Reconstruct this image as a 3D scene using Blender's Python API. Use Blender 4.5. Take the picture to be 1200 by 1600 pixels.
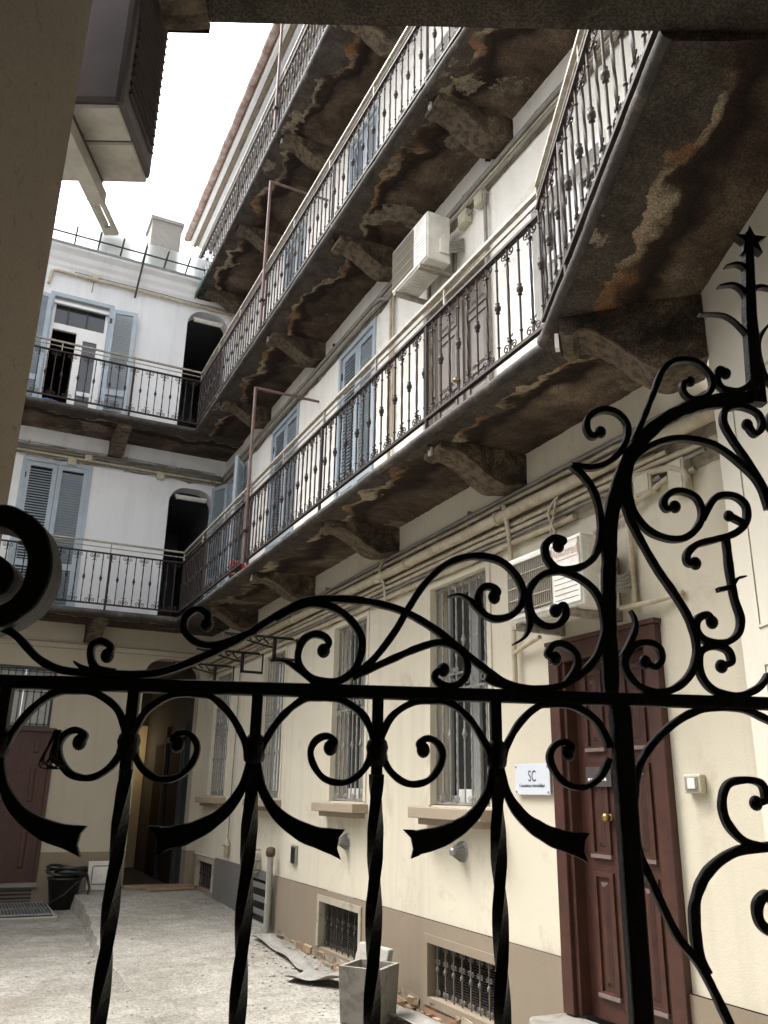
import bpy, math, random
from mathutils import Vector, Matrix, noise
random.seed(7)
PI = math.pi
sc = bpy.context.scene
for o in list(bpy.data.objects):
    bpy.data.objects.remove(o)
col = sc.collection

# ------------------------------------------------------------------ camera, sky, sun, exposure
cam_d = bpy.data.cameras.new("camera")
cam = bpy.data.objects.new("camera", cam_d)
col.objects.link(cam)
sc.camera = cam
cam_d.sensor_fit = 'HORIZONTAL'
cam_d.sensor_width = 36.0
cam_d.lens = 36.0 * 1310.9 / 1200.0
cam_d.clip_start = 0.05
cam_d.clip_end = 500.0
cam.matrix_world = Matrix(((0.9000, -0.1528, -0.4081, 0.0),
                           (-0.4355, -0.2788, -0.8559, 0.0),
                           (0.0170, 0.9481, -0.3175, 1.64),
                           (0, 0, 0, 1)))
sc.render.resolution_x = 768
sc.render.resolution_y = 1024

SUN_EL, SUN_AZ = 62.0, -35.0          # azimuth measured from +Y towards +X
world = bpy.data.worlds.new("World")
sc.world = world
world.use_nodes = True
wn = world.node_tree.nodes
wl = world.node_tree.links
bg = wn["Background"]
sky = wn.new("ShaderNodeTexSky")
sky.sky_type = 'NISHITA'
sky.sun_disc = False
sky.sun_elevation = math.radians(SUN_EL)
sky.sun_rotation = math.radians(SUN_AZ)
sky.air_density = 1.0
sky.dust_density = 6.0
sky.ozone_density = 1.0
hs = wn.new("ShaderNodeHueSaturation")
hs.inputs["Saturation"].default_value = 0.22
wl.new(sky.outputs[0], hs.inputs["Color"])
wl.new(hs.outputs[0], bg.inputs["Color"])
bg.inputs["Strength"].default_value = 0.15

sun_d = bpy.data.lights.new("sun", 'SUN')
sun_d.energy = 1.0
sun_d.angle = math.radians(25)
sun_d.color = (1.0, 0.97, 0.92)
sun = bpy.data.objects.new("sun", sun_d)
col.objects.link(sun)
el, az = math.radians(SUN_EL), math.radians(SUN_AZ)
sdir = Vector((math.sin(az) * math.cos(el), math.cos(az) * math.cos(el), math.sin(el)))
sun.rotation_euler = sdir.to_track_quat('Z', 'Y').to_euler()
sun.location = (0, 8, 30)

vs = sc.view_settings
vs.view_transform = 'Standard'
vs.look = 'None'
vs.exposure = 2.1
vs.gamma = 1.0
vs.use_curve_mapping = False
sc.cycles.max_bounces = 8
sc.cycles.diffuse_bounces = 5

# ------------------------------------------------------------------ helpers
def tag(o, label=None, cat=None, group=None, kind=None):
    if label: o["label"] = label
    if cat: o["category"] = cat
    if group: o["group"] = group
    if kind: o["kind"] = kind
    return o

def empty(name, loc=(0, 0, 0), rz=0.0, label=None, cat=None, group=None):
    o = bpy.data.objects.new(name, None)
    o.empty_display_size = 0.1
    col.objects.link(o)
    o.location = loc
    o.rotation_euler = (0, 0, rz)
    return tag(o, label, cat, group)

def link(name, me, parent=None, loc=(0, 0, 0), rz=0.0):
    o = bpy.data.objects.new(name, me)
    col.objects.link(o)
    o.parent = parent
    o.location = loc
    o.rotation_euler = (0, 0, rz)
    return o

def spline(pts, n=6):
    """Catmull-Rom through pts (tuples of any length)"""
    if len(pts) < 3: return [tuple(p) for p in pts]
    P = [pts[0]] + list(pts) + [pts[-1]]
    out = []
    for i in range(1, len(P) - 2):
        a, b, c, d = P[i - 1], P[i], P[i + 1], P[i + 2]
        for k in range(n):
            t = k / n
            out.append(tuple(0.5 * (2 * b[j] + (c[j] - a[j]) * t + (2 * a[j] - 5 * b[j] + 4 * c[j] - d[j]) * t * t
                                    + (3 * b[j] - a[j] - 3 * c[j] + d[j]) * t ** 3) for j in range(len(b))))
    out.append(tuple(pts[-1]))
    return out

class MB:
    def __init__(s):
        s.v = []; s.f = []; s.sm = []
    def add(s, vs, fs, smooth=False):
        k = len(s.v)
        s.v += [tuple(p) for p in vs]
        s.f += [tuple(i + k for i in f) for f in fs]
        s.sm += [smooth] * len(fs)
        return s
    def box(s, x0, x1, y0, y1, z0, z1):
        v = [(x0, y0, z0), (x1, y0, z0), (x1, y1, z0), (x0, y1, z0), (x0, y0, z1), (x1, y0, z1), (x1, y1, z1), (x0, y1, z1)]
        return s.add(v, [(0, 3, 2, 1), (4, 5, 6, 7), (0, 1, 5, 4), (1, 2, 6, 5), (2, 3, 7, 6), (3, 0, 4, 7)])
    def hexa(s, v):
        return s.add(v, [(0, 3, 2, 1), (4, 5, 6, 7), (0, 1, 5, 4), (1, 2, 6, 5), (2, 3, 7, 6), (3, 0, 4, 7)])
    def prism_y(s, poly, y0, y1):
        """poly in (x,z), extruded along y"""
        n = len(poly)
        v = [(x, y0, z) for x, z in poly] + [(x, y1, z) for x, z in poly]
        f = [tuple(range(n)), tuple(range(2 * n - 1, n - 1, -1))]
        f += [(i, i + n, (i + 1) % n + n, (i + 1) % n) for i in range(n)]
        return s.add(v, f)
    def prism_x(s, poly, x0, x1):
        n = len(poly)
        v = [(x0, y, z) for y, z in poly] + [(x1, y, z) for y, z in poly]
        f = [tuple(range(n)), tuple(range(2 * n - 1, n - 1, -1))]
        f += [(i, i + n, (i + 1) % n + n, (i + 1) % n) for i in range(n)]
        return s.add(v, f)
    def prism_z(s, poly, z0, z1):
        n = len(poly)
        v = [(x, y, z0) for x, y in poly] + [(x, y, z1) for x, y in poly]
        f = [tuple(range(n)), tuple(range(2 * n - 1, n - 1, -1))]
        f += [(i, i + n, (i + 1) % n + n, (i + 1) % n) for i in range(n)]
        return s.add(v, f)
    def tube(s, pts, r, n=8, caps=True, twist=0.0, smooth=True, phase=0.0):
        pts = [Vector(p) for p in pts]
        m = len(pts)
        rs = r if isinstance(r, (list, tuple)) else [r] * m
        t0 = (pts[1] - pts[0]).normalized()
        ref = Vector((0, 0, 1)) if abs(t0.z) < .9 else Vector((1, 0, 0))
        nn = t0.cross(ref).normalized()
        vs = []; L = 0.0
        for i, p in enumerate(pts):
            t = (pts[min(i + 1, m - 1)] - pts[max(i - 1, 0)])
            t = t.normalized() if t.length > 1e-9 else t0
            nn = (nn - t * nn.dot(t)).normalized()
            bb = t.cross(nn)
            if i: L += (p - pts[i - 1]).length
            for k in range(n):
                a = 2 * PI * k / n + twist * L + phase
                vs.append(p + (nn * math.cos(a) + bb * math.sin(a)) * rs[i])
        fs = []
        for i in range(m - 1):
            for k in range(n):
                a = i * n + k; b = i * n + (k + 1) % n
                fs.append((a, b, b + n, a + n))
        s.add(vs, fs, smooth)
        if caps:
            s.add(vs[:n], [tuple(range(n - 1, -1, -1))])
            s.add(vs[-n:], [tuple(range(n))])
        return s
    def lathe(s, prof, n=12, c=(0, 0, 0), axis='z', smooth=True):
        vs = []; m = len(prof)
        for r, h in prof:
            for k in range(n):
                a = 2 * PI * k / n
                x, y = r * math.cos(a), r * math.sin(a)
                p = {'z': (x, y, h), 'y': (x, h, y), 'x': (h, x, y)}[axis]
                vs.append((p[0] + c[0], p[1] + c[1], p[2] + c[2]))
        fs = []
        for i in range(m - 1):
            for k in range(n):
                a = i * n + k; b = i * n + (k + 1) % n
                fs.append((a, b, b + n, a + n))
        return s.add(vs, fs, smooth)
    def sphere(s, c, r, n=10, m=6, sq=(1, 1, 1)):
        vs = []
        for i in range(m + 1):
            th = PI * i / m
            for k in range(n):
                a = 2 * PI * k / n
                vs.append((c[0] + r * sq[0] * math.sin(th) * math.cos(a), c[1] + r * sq[1] * math.sin(th) * math.sin(a), c[2] + r * sq[2] * math.cos(th)))
        fs = []
        for i in range(m):
            for k in range(n):
                a = i * n + k; b = i * n + (k + 1) % n
                fs.append((a, a + n, b + n, b))
        return s.add(vs, fs, True)
    def bar2d(s, pts, w, t, jit=0.0, chamfer=0.25):
        """flat bar swept along a curve in the x-z plane; w in-plane width (or list), t depth along y"""
        m = len(pts); ws = w if isinstance(w, (list, tuple)) else [w] * m
        vs = []
        for i, (x, z) in enumerate(pts):
            a = pts[max(i - 1, 0)]; b = pts[min(i + 1, m - 1)]
            tx, tz = b[0] - a[0], b[1] - a[1]
            l = math.hypot(tx, tz) or 1e-9
            nx, nz = -tz / l, tx / l
            h = ws[i] / 2 * (1 + jit * (noise.noise((x * 60, z * 60, 3.1))))
            d = t / 2
            c = chamfer * min(h, d)
            for p, q in ((h, -d + c), (h, d - c), (h - c, d), (-h + c, d), (-h, d - c), (-h, -d + c), (-h + c, -d), (h - c, -d)):
                vs.append((x + nx * p, q, z + nz * p))
        fs = []
        for i in range(m - 1):
            for k in range(8):
                a = i * 8 + k; b = i * 8 + (k + 1) % 8
                fs.append((a, a + 8, b + 8, b))
        s.add(vs, fs, False)
        s.add(vs[:8], [tuple(range(8))]); s.add(vs[-8:], [tuple(range(7, -1, -1))])
        return s
    def mesh(s, name, mat):
        me = bpy.data.meshes.new(name)
        me.from_pydata(s.v, [], s.f)
        me.polygons.foreach_set("use_smooth", s.sm)
        if mat: me.materials.append(mat)
        me.update()
        return me
    def build(s, name, mat, parent=None, loc=(0, 0, 0), rz=0.0, bevel=0.0):
        o = link(name, s.mesh(name, mat), parent, loc, rz)
        if bevel:
            b = o.modifiers.new("bevel", 'BEVEL'); b.width = bevel; b.segments = 2; b.limit_method = 'ANGLE'
        return o

def B(*a): return MB().box(*a)

# ------------------------------------------------------------------ materials
def newmat(name):
    m = bpy.data.materials.new(name); m.use_nodes = True
    nt = m.node_tree
    return m, nt, nt.nodes["Principled BSDF"]

def nnode(nt, kind, **kw):
    n = nt.nodes.new(kind)
    for k, v in kw.items():
        if k in n.inputs: n.inputs[k].default_value = v
        else: setattr(n, k, v)
    return n

def ramp(nt, fac, stops):
    r = nt.nodes.new("ShaderNodeValToRGB")
    el = r.color_ramp.elements
    while len(el) < len(stops): el.new(0.5)
    for e, (p, c) in zip(el, stops):
        e.position = p
        e.color = (c, c, c, 1) if isinstance(c, (int, float)) else (*c, 1)
    nt.links.new(fac, r.inputs[0])
    return r.outputs[0]

def mix(nt, fac, a, b, mode='MIX'):
    m = nt.nodes.new("ShaderNodeMix"); m.data_type = 'RGBA'; m.blend_type = mode
    for sock, v in ((m.inputs[0], fac), (m.inputs[6], a), (m.inputs[7], b)):
        if hasattr(v, "links"): nt.links.new(v, sock)
        elif isinstance(v, (int, float)): sock.default_value = v
        else: sock.default_value = (*v, 1)
    return m.outputs[2]

def nz(nt, scale, detail=6, rough=0.6, vec=None, dist=0.0):
    n = nt.nodes.new("ShaderNodeTexNoise")
    n.inputs["Scale"].default_value = scale; n.inputs["Detail"].default_value = detail
    n.inputs["Roughness"].default_value = rough; n.inputs["Distortion"].default_value = dist
    if vec: nt.links.new(vec, n.inputs["Vector"])
    return n.outputs[0]

def position(nt, sx=1, sy=1, sz=1):
    g = nt.nodes.new("ShaderNodeNewGeometry")
    mp = nt.nodes.new("ShaderNodeMapping"); mp.inputs["Scale"].default_value = (sx, sy, sz)
    nt.links.new(g.outputs["Position"], mp.inputs["Vector"])
    return mp.outputs[0]

def bump(nt, bs, h, strength=0.3, dist=0.01):
    b = nt.nodes.new("ShaderNodeBump"); b.inputs["Strength"].default_value = strength; b.inputs["Distance"].default_value = dist
    nt.links.new(h, b.inputs["Height"]); nt.links.new(b.outputs[0], bs.inputs["Normal"])

def plaster(name, c1, c2, stain=(.2, .17, .13), stain_lo=.62, stain_amt=.6, streak=.35, bstr=.35, patch=2.2, rough=.9):
    m, nt, bs = newmat(name)
    p = position(nt)
    base = mix(nt, ramp(nt, nz(nt, .9, 5, .6, p), [(.3, 0), (.7, 1)]), c1, c2)
    st = ramp(nt, nz(nt, patch, 8, .68, p, .4), [(stain_lo, 0), (min(.99, stain_lo + .13), 1)])
    sa = nt.nodes.new("ShaderNodeMath"); sa.operation = 'MULTIPLY'; sa.inputs[1].default_value = stain_amt
    nt.links.new(st, sa.inputs[0])
    base = mix(nt, sa.outputs[0], base, stain)
    sv = ramp(nt, nz(nt, 2.6, 5, .6, position(nt, 2.2, 2.2, .16)), [(.5, 0), (.8, 1)])
    sb = nt.nodes.new("ShaderNodeMath"); sb.operation = 'MULTIPLY'; sb.inputs[1].default_value = streak
    nt.links.new(sv, sb.inputs[0])
    base = mix(nt, sb.outputs[0], base, tuple(x * .62 for x in c2))
    sp = ramp(nt, nz(nt, 75, 2, .5, p), [(.70, 0), (.76, 1)])
    sc_ = nt.nodes.new("ShaderNodeMath"); sc_.operation = 'MULTIPLY'; sc_.inputs[1].default_value = .25
    nt.links.new(sp, sc_.inputs[0])
    base = mix(nt, sc_.outputs[0], base, tuple(x * .5 for x in stain))
    nt.links.new(base, bs.inputs["Base Color"])
    bs.inputs["Roughness"].default_value = rough
    h = mix(nt, .35, nz(nt, 9, 6, .6, p), nz(nt, 90, 4, .6, p))
    bump(nt, bs, h, bstr, .012)
    return m

def simple(name, c, rough=.5, metal=0.0, var=.25, scale=14, bstr=.15, c2=None, spec=None):
    m, nt, bs = newmat(name)
    p = position(nt)
    b = tuple(x * (1 - var) for x in c) if c2 is None else c2
    colr = mix(nt, ramp(nt, nz(nt, scale, 6, .65, p), [(.38, 0), (.68, 1)]), c, b)
    nt.links.new(colr, bs.inputs["Base Color"])
    bs.inputs["Roughness"].default_value = rough
    bs.inputs["Metallic"].default_value = metal
    if spec is not None: bs.inputs["Specular IOR Level"].default_value = spec
    if bstr: bump(nt, bs, nz(nt, scale * 6, 4, .6, p), bstr, .004)
    return m

M = {}
M['cream'] = plaster('cream_plaster', (.625, .578, .465), (.565, .515, .405), (.36, .30, .22), .57, .45, .38)
M['white_wall'] = plaster('offwhite_plaster', (.82, .80, .74), (.75, .725, .66), (.42, .37, .29), .56, .55, .35)
M['grey_wall'] = plaster('greywhite_plaster', (.76, .77, .78), (.68, .69, .70), (.38, .37, .34), .60, .5, .4)
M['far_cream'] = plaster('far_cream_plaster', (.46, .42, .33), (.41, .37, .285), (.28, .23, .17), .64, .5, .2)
M['tan'] = plaster('tan_dado', (.255, .205, .148), (.215, .172, .122), (.15, .115, .08), .6, .5, .2)
M['grey_dado'] = plaster('grey_dado', (.14, .135, .125), (.12, .115, .105), (.08, .07, .06), .6, .5, .2)
M['chase'] = plaster('grimy_plaster', (.36, .31, .23), (.26, .22, .16), (.10, .08, .055), .5, .8, .3, .8, 5)
M['jamb'] = plaster('jamb_render', (.24, .205, .155), (.205, .172, .128), (.09, .07, .05), .57, .6, .06, .9, 24)
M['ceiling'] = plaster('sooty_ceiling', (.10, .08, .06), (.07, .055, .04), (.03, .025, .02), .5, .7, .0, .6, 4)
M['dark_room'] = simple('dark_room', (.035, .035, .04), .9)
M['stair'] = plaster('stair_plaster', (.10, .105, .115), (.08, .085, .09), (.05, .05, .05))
M['near_wall'] = plaster('near_wall_plaster', (.50, .47, .395), (.46, .43, .36), (.42, .38, .3), .7, .35, .08, .2)
M['iron'] = simple('black_iron', (.0085, .008, .0078), .55, .0, .4, 30, .6, c2=(.015, .013, .011), spec=.3)
M['rail_iron'] = simple('rusty_iron', (.014, .011, .010), .6, .0, .3, 18, .3, c2=(.040, .022, .016), spec=.3)
M['galv'] = simple('guard_rail_paint', (.34, .315, .27), .55, .2, .3, 20, .2, c2=(.19, .15, .11))
M['rust_pole'] = simple('red_oxide_pole', (.11, .062, .052), .45, .1, .3, 9, .2, c2=(.16, .095, .08))
M['blue'] = simple('blue_paint', (.37, .43, .475), .5, 0, .15, 6, .1, c2=(.31, .37, .42))
M['white_paint'] = simple('white_paint', (.78, .78, .76), .4, 0, .1, 5, .05)
M['brown_door'] = simple('brown_door_paint', (.19, .155, .132), .45, 0, .25, 5, .1)
M['red_door'] = simple('oxblood_door_paint', (.066, .0235, .0145), .50, 0, .3, 9, .35, c2=(.038, .0140, .0095))
M['door_worn'] = simple('worn_door_edge', (.20, .15, .13), .6, 0, .3, 30, .2)
M['ac_white'] = simple('ac_white', (.76, .75, .70), .45, 0, .06, 5, .03, c2=(.58, .555, .49))
M['ac_base'] = simple('ac_underside', (.40, .385, .34), .55, 0, .3, 9, .15, c2=(.27, .255, .22))
M['ac_cream'] = simple('ac_cream', (.66, .62, .50), .5, 0, .12, 5, .05)
M['ac_fan'] = simple('ac_fan_louvre', (.36, .32, .25), .6, 0, .2, 30, .1)
M['ac_grille'] = simple('ac_grille', (.16, .145, .12), .6, 0, .2, 30, .1)
M['ac_dark'] = simple('ac_dark_case', (.07, .055, .055), .6, 0, .3, 9, .3)  # for the overhead unit: backlit shade put into the case colour
M['pipe'] = simple('cream_pipe', (.50, .44, .33), .55, 0, .25, 8, .2, c2=(.34, .28, .19))
M['pipe_grey'] = simple('grey_pipe', (.26, .25, .22), .55, 0, .3, 8, .2)
M['box_cream'] = simple('junction_box_plastic', (.52, .48, .36), .5, 0, .15, 8, .05)
M['sill'] = plaster('sandstone_sill', (.33, .265, .195), (.28, .225, .165), (.16, .125, .09), .6, .4, .1, .4, 6)
M['frame_stone'] = plaster('stone_frame', (.40, .36, .29), (.33, .29, .22), (.12, .1, .07), .52, .6, .1, .5, 8)
M['grille'] = simple('grey_grille_paint', (.33, .33, .31), .5, .1, .3, 16, .2, c2=(.20, .19, .175))
M['casement'] = simple('casement_paint', (.30, .31, .29), .5, 0, .2, 6, .1)
M['grille_dark'] = simple('dark_grille', (.05, .045, .04), .6, .1, .3, 16, .2)
M['grille_basement'] = simple('basement_grille', (.17, .155, .13), .6, .1, .3, 16, .2)
M['concrete'] = plaster('concrete_cast', (.235, .222, .195), (.17, .158, .136), (.09, .08, .065), .5, .6, .2, .6, 7)
M['concrete_light'] = plaster('concrete_pale', (.36, .345, .305), (.29, .275, .24), (.16, .145, .12), .55, .55, .1, .8, 9)
M['zinc'] = simple('zinc', (.35, .36, .36), .4, .6, .3, 12, .1)
M['roof_tile'] = simple('clay_roof', (.20, .13, .095), .85, 0, .4, 8, .4)
M['gutter'] = simple('peeling_gutter', (.27, .15, .11), .65, .1, .3, 5, .4, c2=(.48, .43, .38))
M['green_paint'] = simple('green_slab_paint', (.10, .17, .15), .6, 0, .4, 7, .3)
M['black_plastic'] = simple('black_plastic', (.022, .021, .021), .45, 0, .3, 9, .1)
M['hose'] = simple('hose_rubber', (.016, .016, .016), .35, 0, .2, 9, .1)
M['wood'] = simple('plank_wood', (.26, .20, .13), .7, 0, .3, 10, .3)
M['wood2'] = simple('plank_fresh', (.38, .23, .12), .7, 0, .3, 10, .3)
M['brick'] = simple('old_brick', (.30, .17, .09), .9, 0, .5, 18, .6, c2=(.20, .15, .11))
M['brick_pale'] = simple('pale_brick', (.36, .25, .15), .9, 0, .5, 18, .6, c2=(.24, .19, .14))
M['passage_door'] = simple('passage_door', (.022, .012, .010), .9, spec=.1)
M['corbel_rim'] = plaster('worn_lit_corbel_rim', (.150, .112, .070), (.085, .062, .040), (.028, .020, .014), .45, .8, .0, 1.2, 16)
M['flower'] = simple('red_petals', (.62, .02, .015), .6, 0, .3, 30, 0)
M['leaf'] = simple('leaf_green', (.06, .11, .03), .6, 0, .3, 30, 0)
M['terracotta'] = simple('terracotta', (.36, .15, .08), .8)
M['blue_bucket'] = simple('blue_plastic', (.03, .08, .25), .4)
M['tube_lamp'] = simple('lamp_diffuser', (.62, .60, .54), .35, 0, .1, 3, 0)
M['brass'] = simple('brass', (.42, .29, .10), .35, .8, .2, 20, .05)
M['plate'] = simple('acrylic_plate', (.62, .65, .70), .15, 0, .03, 2, 0)
M['ink'] = simple('navy_ink', (.012, .014, .07), .5, 0, 0, 2, 0)
M['red_ink'] = simple('faded_red_ink', (.60, .40, .33), .5, 0, 0, 2, 0)
M['black_box'] = simple('black_glass', (.015, .015, .016), .12, 0, 0, 2, 0)
M['curtain'] = simple('white_curtain', (.72, .71, .66), .9, 0, .1, 20, .1)
M['tarp'] = simple('grey_membrane', (.27, .26, .235), .85, 0, .25, 7, .2)

def glass(name, c=(.02, .024, .028), rough=.06):
    m, nt, bs = newmat(name)
    bs.inputs["Base Color"].default_value = (*c, 1)
    bs.inputs["Roughness"].default_value = rough
    bs.inputs["Specular IOR Level"].default_value = .8
    return m
M['glass'] = glass('window_glass')
M['frosted'] = simple('frosted_glass', (.40, .42, .38), .35, 0, .2, 25, .2)
def canopy_glass():
    m, nt, bs = newmat('dusty_canopy_glass')
    bs.inputs["Base Color"].default_value = (.75, .79, .80, 1)
    bs.inputs["Roughness"].default_value = .5
    bs.inputs["Transmission Weight"].default_value = .85
    bs.inputs["IOR"].default_value = 1.1
    return m
M['canopy_glass'] = canopy_glass()

def slab_mat():
    """balcony underside: the mesh attribute 'peel' says where the render coat has come away"""
    m, nt, bs = newmat('flaking_balcony_render')
    p = position(nt)
    at = nt.nodes.new("ShaderNodeAttribute"); at.attribute_name = "peel"
    add = nt.nodes.new("ShaderNodeMath"); add.operation = 'MULTIPLY_ADD'
    nt.links.new(nz(nt, 16, 8, .75, p), add.inputs[0]); add.inputs[1].default_value = .12
    nt.links.new(at.outputs["Fac"], add.inputs[2])
    fine = nz(nt, 95, 4, .8, p)
    mid = nz(nt, 5, 7, .7, p, .6)
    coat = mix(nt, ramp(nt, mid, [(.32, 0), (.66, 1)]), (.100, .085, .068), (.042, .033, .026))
    pale = ramp(nt, nz(nt, 1.0, 7, .65, p, .3), [(.44, 0), (.54, 1)])
    lip = mix(nt, pale, (.055, .040, .029), (.36, .295, .205))
    rustm = ramp(nt, nz(nt, 1.6, 6, .65, position(nt, 1, 1, 1.7), .5), [(.50, 0), (.62, .9)])
    lip = mix(nt, rustm, lip, (.21, .095, .038))
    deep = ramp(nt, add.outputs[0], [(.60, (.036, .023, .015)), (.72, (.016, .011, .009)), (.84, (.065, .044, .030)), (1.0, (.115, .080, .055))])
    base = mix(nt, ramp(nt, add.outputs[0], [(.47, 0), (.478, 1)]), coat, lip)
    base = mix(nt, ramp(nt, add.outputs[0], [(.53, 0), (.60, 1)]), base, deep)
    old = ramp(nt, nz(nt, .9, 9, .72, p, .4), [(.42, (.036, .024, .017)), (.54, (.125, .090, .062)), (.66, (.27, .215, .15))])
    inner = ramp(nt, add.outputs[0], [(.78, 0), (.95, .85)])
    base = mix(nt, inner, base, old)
    flake = ramp(nt, nz(nt, 1.3, 10, .62, p, .2), [(.615, 0), (.622, 1)])
    fcol = mix(nt, ramp(nt, nz(nt, 14, 6, .7, p), [(.4, 0), (.6, 1)]), (.27, .225, .165), (.13, .105, .078))
    base = mix(nt, flake, base, fcol)
    seep = ramp(nt, nz(nt, 1.4, 5, .6, position(nt, .35, 2.6, 1)), [(.55, 0), (.75, .55)])
    base = mix(nt, seep, base, (.026, .017, .012))
    sp = ramp(nt, fine, [(.40, .45), (.53, 1.0), (.68, 1.75)])
    base = mix(nt, 1.0, base, sp, 'MULTIPLY')
    nt.links.new(base, bs.inputs["Base Color"])
    bs.inputs["Roughness"].default_value = .95
    bs.inputs["Specular IOR Level"].default_value = .25
    bump(nt, bs, mix(nt, .5, fine, nz(nt, 20, 8, .7, p)), .8, .02)
    return m
M['slab'] = slab_mat()

def corbel_mat():
    m, nt, bs = newmat('weathered_stone_corbel')
    p = position(nt)
    fine = nz(nt, 95, 4, .8, p)
    a = ramp(nt, nz(nt, 3.5, 7, .7, p, .5), [(.38, (.028, .021, .016)), (.52, (.085, .064, .044)), (.66, (.22, .175, .115))])
    base = mix(nt, 1.0, a, ramp(nt, fine, [(.40, .40), (.53, 1.0), (.68, 1.9)]), 'MULTIPLY')
    nt.links.new(base, bs.inputs["Base Color"]); bs.inputs["Roughness"].default_value = .95
    bs.inputs["Specular IOR Level"].default_value = .25
    bump(nt, bs, mix(nt, .5, fine, nz(nt, 18, 8, .7, p)), .8, .02)
    return m
M['corbel'] = corbel_mat()

def nose_mat():
    m, nt, bs = newmat('rounded_slab_nosing')
    p = position(nt)
    a = ramp(nt, nz(nt, 4, 7, .7, p, .3), [(.35, (.020, .016, .013)), (.56, (.055, .046, .038)), (.74, (.18, .150, .115))])
    nt.links.new(a, bs.inputs["Base Color"]); bs.inputs["Roughness"].default_value = .85
    bump(nt, bs, mix(nt, .5, nz(nt, 40, 6, .7, p), nz(nt, 9, 6, .7, p)), 1.0, .02)
    return m
M['nose'] = nose_mat()

def ground_mat(name, a, b, c):
    m, nt, bs = newmat(name)
    p = position(nt)
    base = ramp(nt, nz(nt, .9, 8, .68, p, .4), [(.3, b), (.5, a), (.72, c)])
    base = mix(nt, ramp(nt, nz(nt, 6, 8, .7, p), [(.4, 0), (.75, .6)]), base, tuple(x * .55 for x in b))
    grit = ramp(nt, nz(nt, 34, 8, .85, p), [(.38, .35), (.50, .95), (.68, 1.4)])
    base = mix(nt, 1.0, base, grit, 'MULTIPLY')
    v = nt.nodes.new("ShaderNodeTexVoronoi"); v.inputs["Scale"].default_value = 26; v.inputs["Randomness"].default_value = 1
    nt.links.new(p, v.inputs["Vector"])
    peb = ramp(nt, v.outputs["Distance"], [(.10, 1), (.16, 0)])
    gate_ = ramp(nt, nz(nt, 9, 3, .5, p), [(.5, 0), (.56, 1)])
    pm = nt.nodes.new("ShaderNodeMath"); pm.operation = 'MULTIPLY'
    nt.links.new(peb, pm.inputs[0]); nt.links.new(gate_, pm.inputs[1])
    base = mix(nt, pm.outputs[0], base, (.14, .12, .10))
    damp = ramp(nt, nz(nt, .75, 7, .65, position(nt, 1, 1.3, 1), .3), [(.56, 0), (.66, .7)])
    base = mix(nt, damp, base, (.15, .125, .095))
    nt.links.new(base, bs.inputs["Base Color"]); bs.inputs["Roughness"].default_value = .95
    bs.inputs["Specular IOR Level"].default_value = .2
    bump(nt, bs, mix(nt, .4, nz(nt, 22, 8, .75, p), nz(nt, 110, 3, .6, p)), .7, .02)
    return m
M['ground'] = ground_mat('gritty_concrete', (.285, .27, .236), (.18, .168, .142), (.40, .385, .345))
M['path'] = ground_mat('worn_cement_path', (.32, .303, .265), (.225, .21, .178), (.42, .403, .36))

# ------------------------------------------------------------------ frames of the place
Z1, Z2, Z3 = 4.23, 7.50, 10.77                     # balcony floor levels
TH = math.radians(25.4)                            # the gateway wing stands askew
E_ = Vector((math.cos(TH), -math.sin(TH), 0)); D_ = Vector((math.sin(TH), math.cos(TH), 0))
def nw(o, a, z=0.0): return tuple(E_ * o + D_ * a + Vector((0, 0, z)))

# ------------------------------------------------------------------ ground
def ground_grid(name, x0, x1, y0, y1, step, zf, mat):
    nx = int((x1 - x0) / step); ny = int((y1 - y0) / step)
    vs = []; fs = []
    for j in range(ny + 1):
        for i in range(nx + 1):
            x = x0 + (x1 - x0) * i / nx; y = y0 + (y1 - y0) * j / ny
            vs.append((x, y, zf(x, y)))
    for j in range(ny):
        for i in range(nx):
            a = j * (nx + 1) + i
            fs.append((a, a + 1, a + nx + 2, a + nx + 1))
    m = MB(); m.add(vs, fs, True)
    return m.build(name, mat)
def gz(x, y):
    return -.02 + .012 * noise.noise((x * .8, y * .8, 0)) + .006 * noise.noise((x * 4, y * 4, 5)) + .004 * noise.noise((x * 14, y * 14, 9))
tag(ground_grid('courtyard_ground', -7, 4.0, -6, 16, .06, gz, M['ground']), kind='structure')
def path_edge(y): return 1.72 + .05 * math.sin(y * 1.1) + .03 * noise.noise((y * 3, 0, 0)) - .10 * max(0, (13 - y) / 4)
def path_obj():
    vs = []; fs = []; ny = 120; nx = 30
    for j in range(ny + 1):
        y = 7.6 + (14.42 - 7.6) * j / ny
        xe = path_edge(y)
        top = -.05 + .25 * max(0, (y - 7.6) / 6.8) ** .65
        vs.append((xe - .05 + .02 * noise.noise((y * 5, 3, 0)), y, -.08))
        for i in range(nx + 1):
            x = xe + (3.62 - xe) * i / nx
            z = -.012 + top + .006 * noise.noise((x * 3, y * 3, 2)) + .003 * noise.noise((x * 12, y * 12, 2))
            vs.append((x, y, z))
    w = nx + 2
    for j in range(ny):
        for i in range(w - 1):
            a = j * w + i
            fs.append((a, a + 1, a + w + 1, a + w))
    m = MB()
    m.add(vs, [f for k, f in enumerate(fs) if k % (w - 1)], True)
    m.add(vs, [f for k, f in enumerate(fs) if not k % (w - 1)], False)
    return m.build('cement_path', M['path'])
tag(path_obj(), kind='structure')
def pz(x, y): return max(gz(x, y), -.062 + .25 * max(0, (y - 7.6) / 6.8) ** .65) if x > path_edge(y) else gz(x, y)

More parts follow.
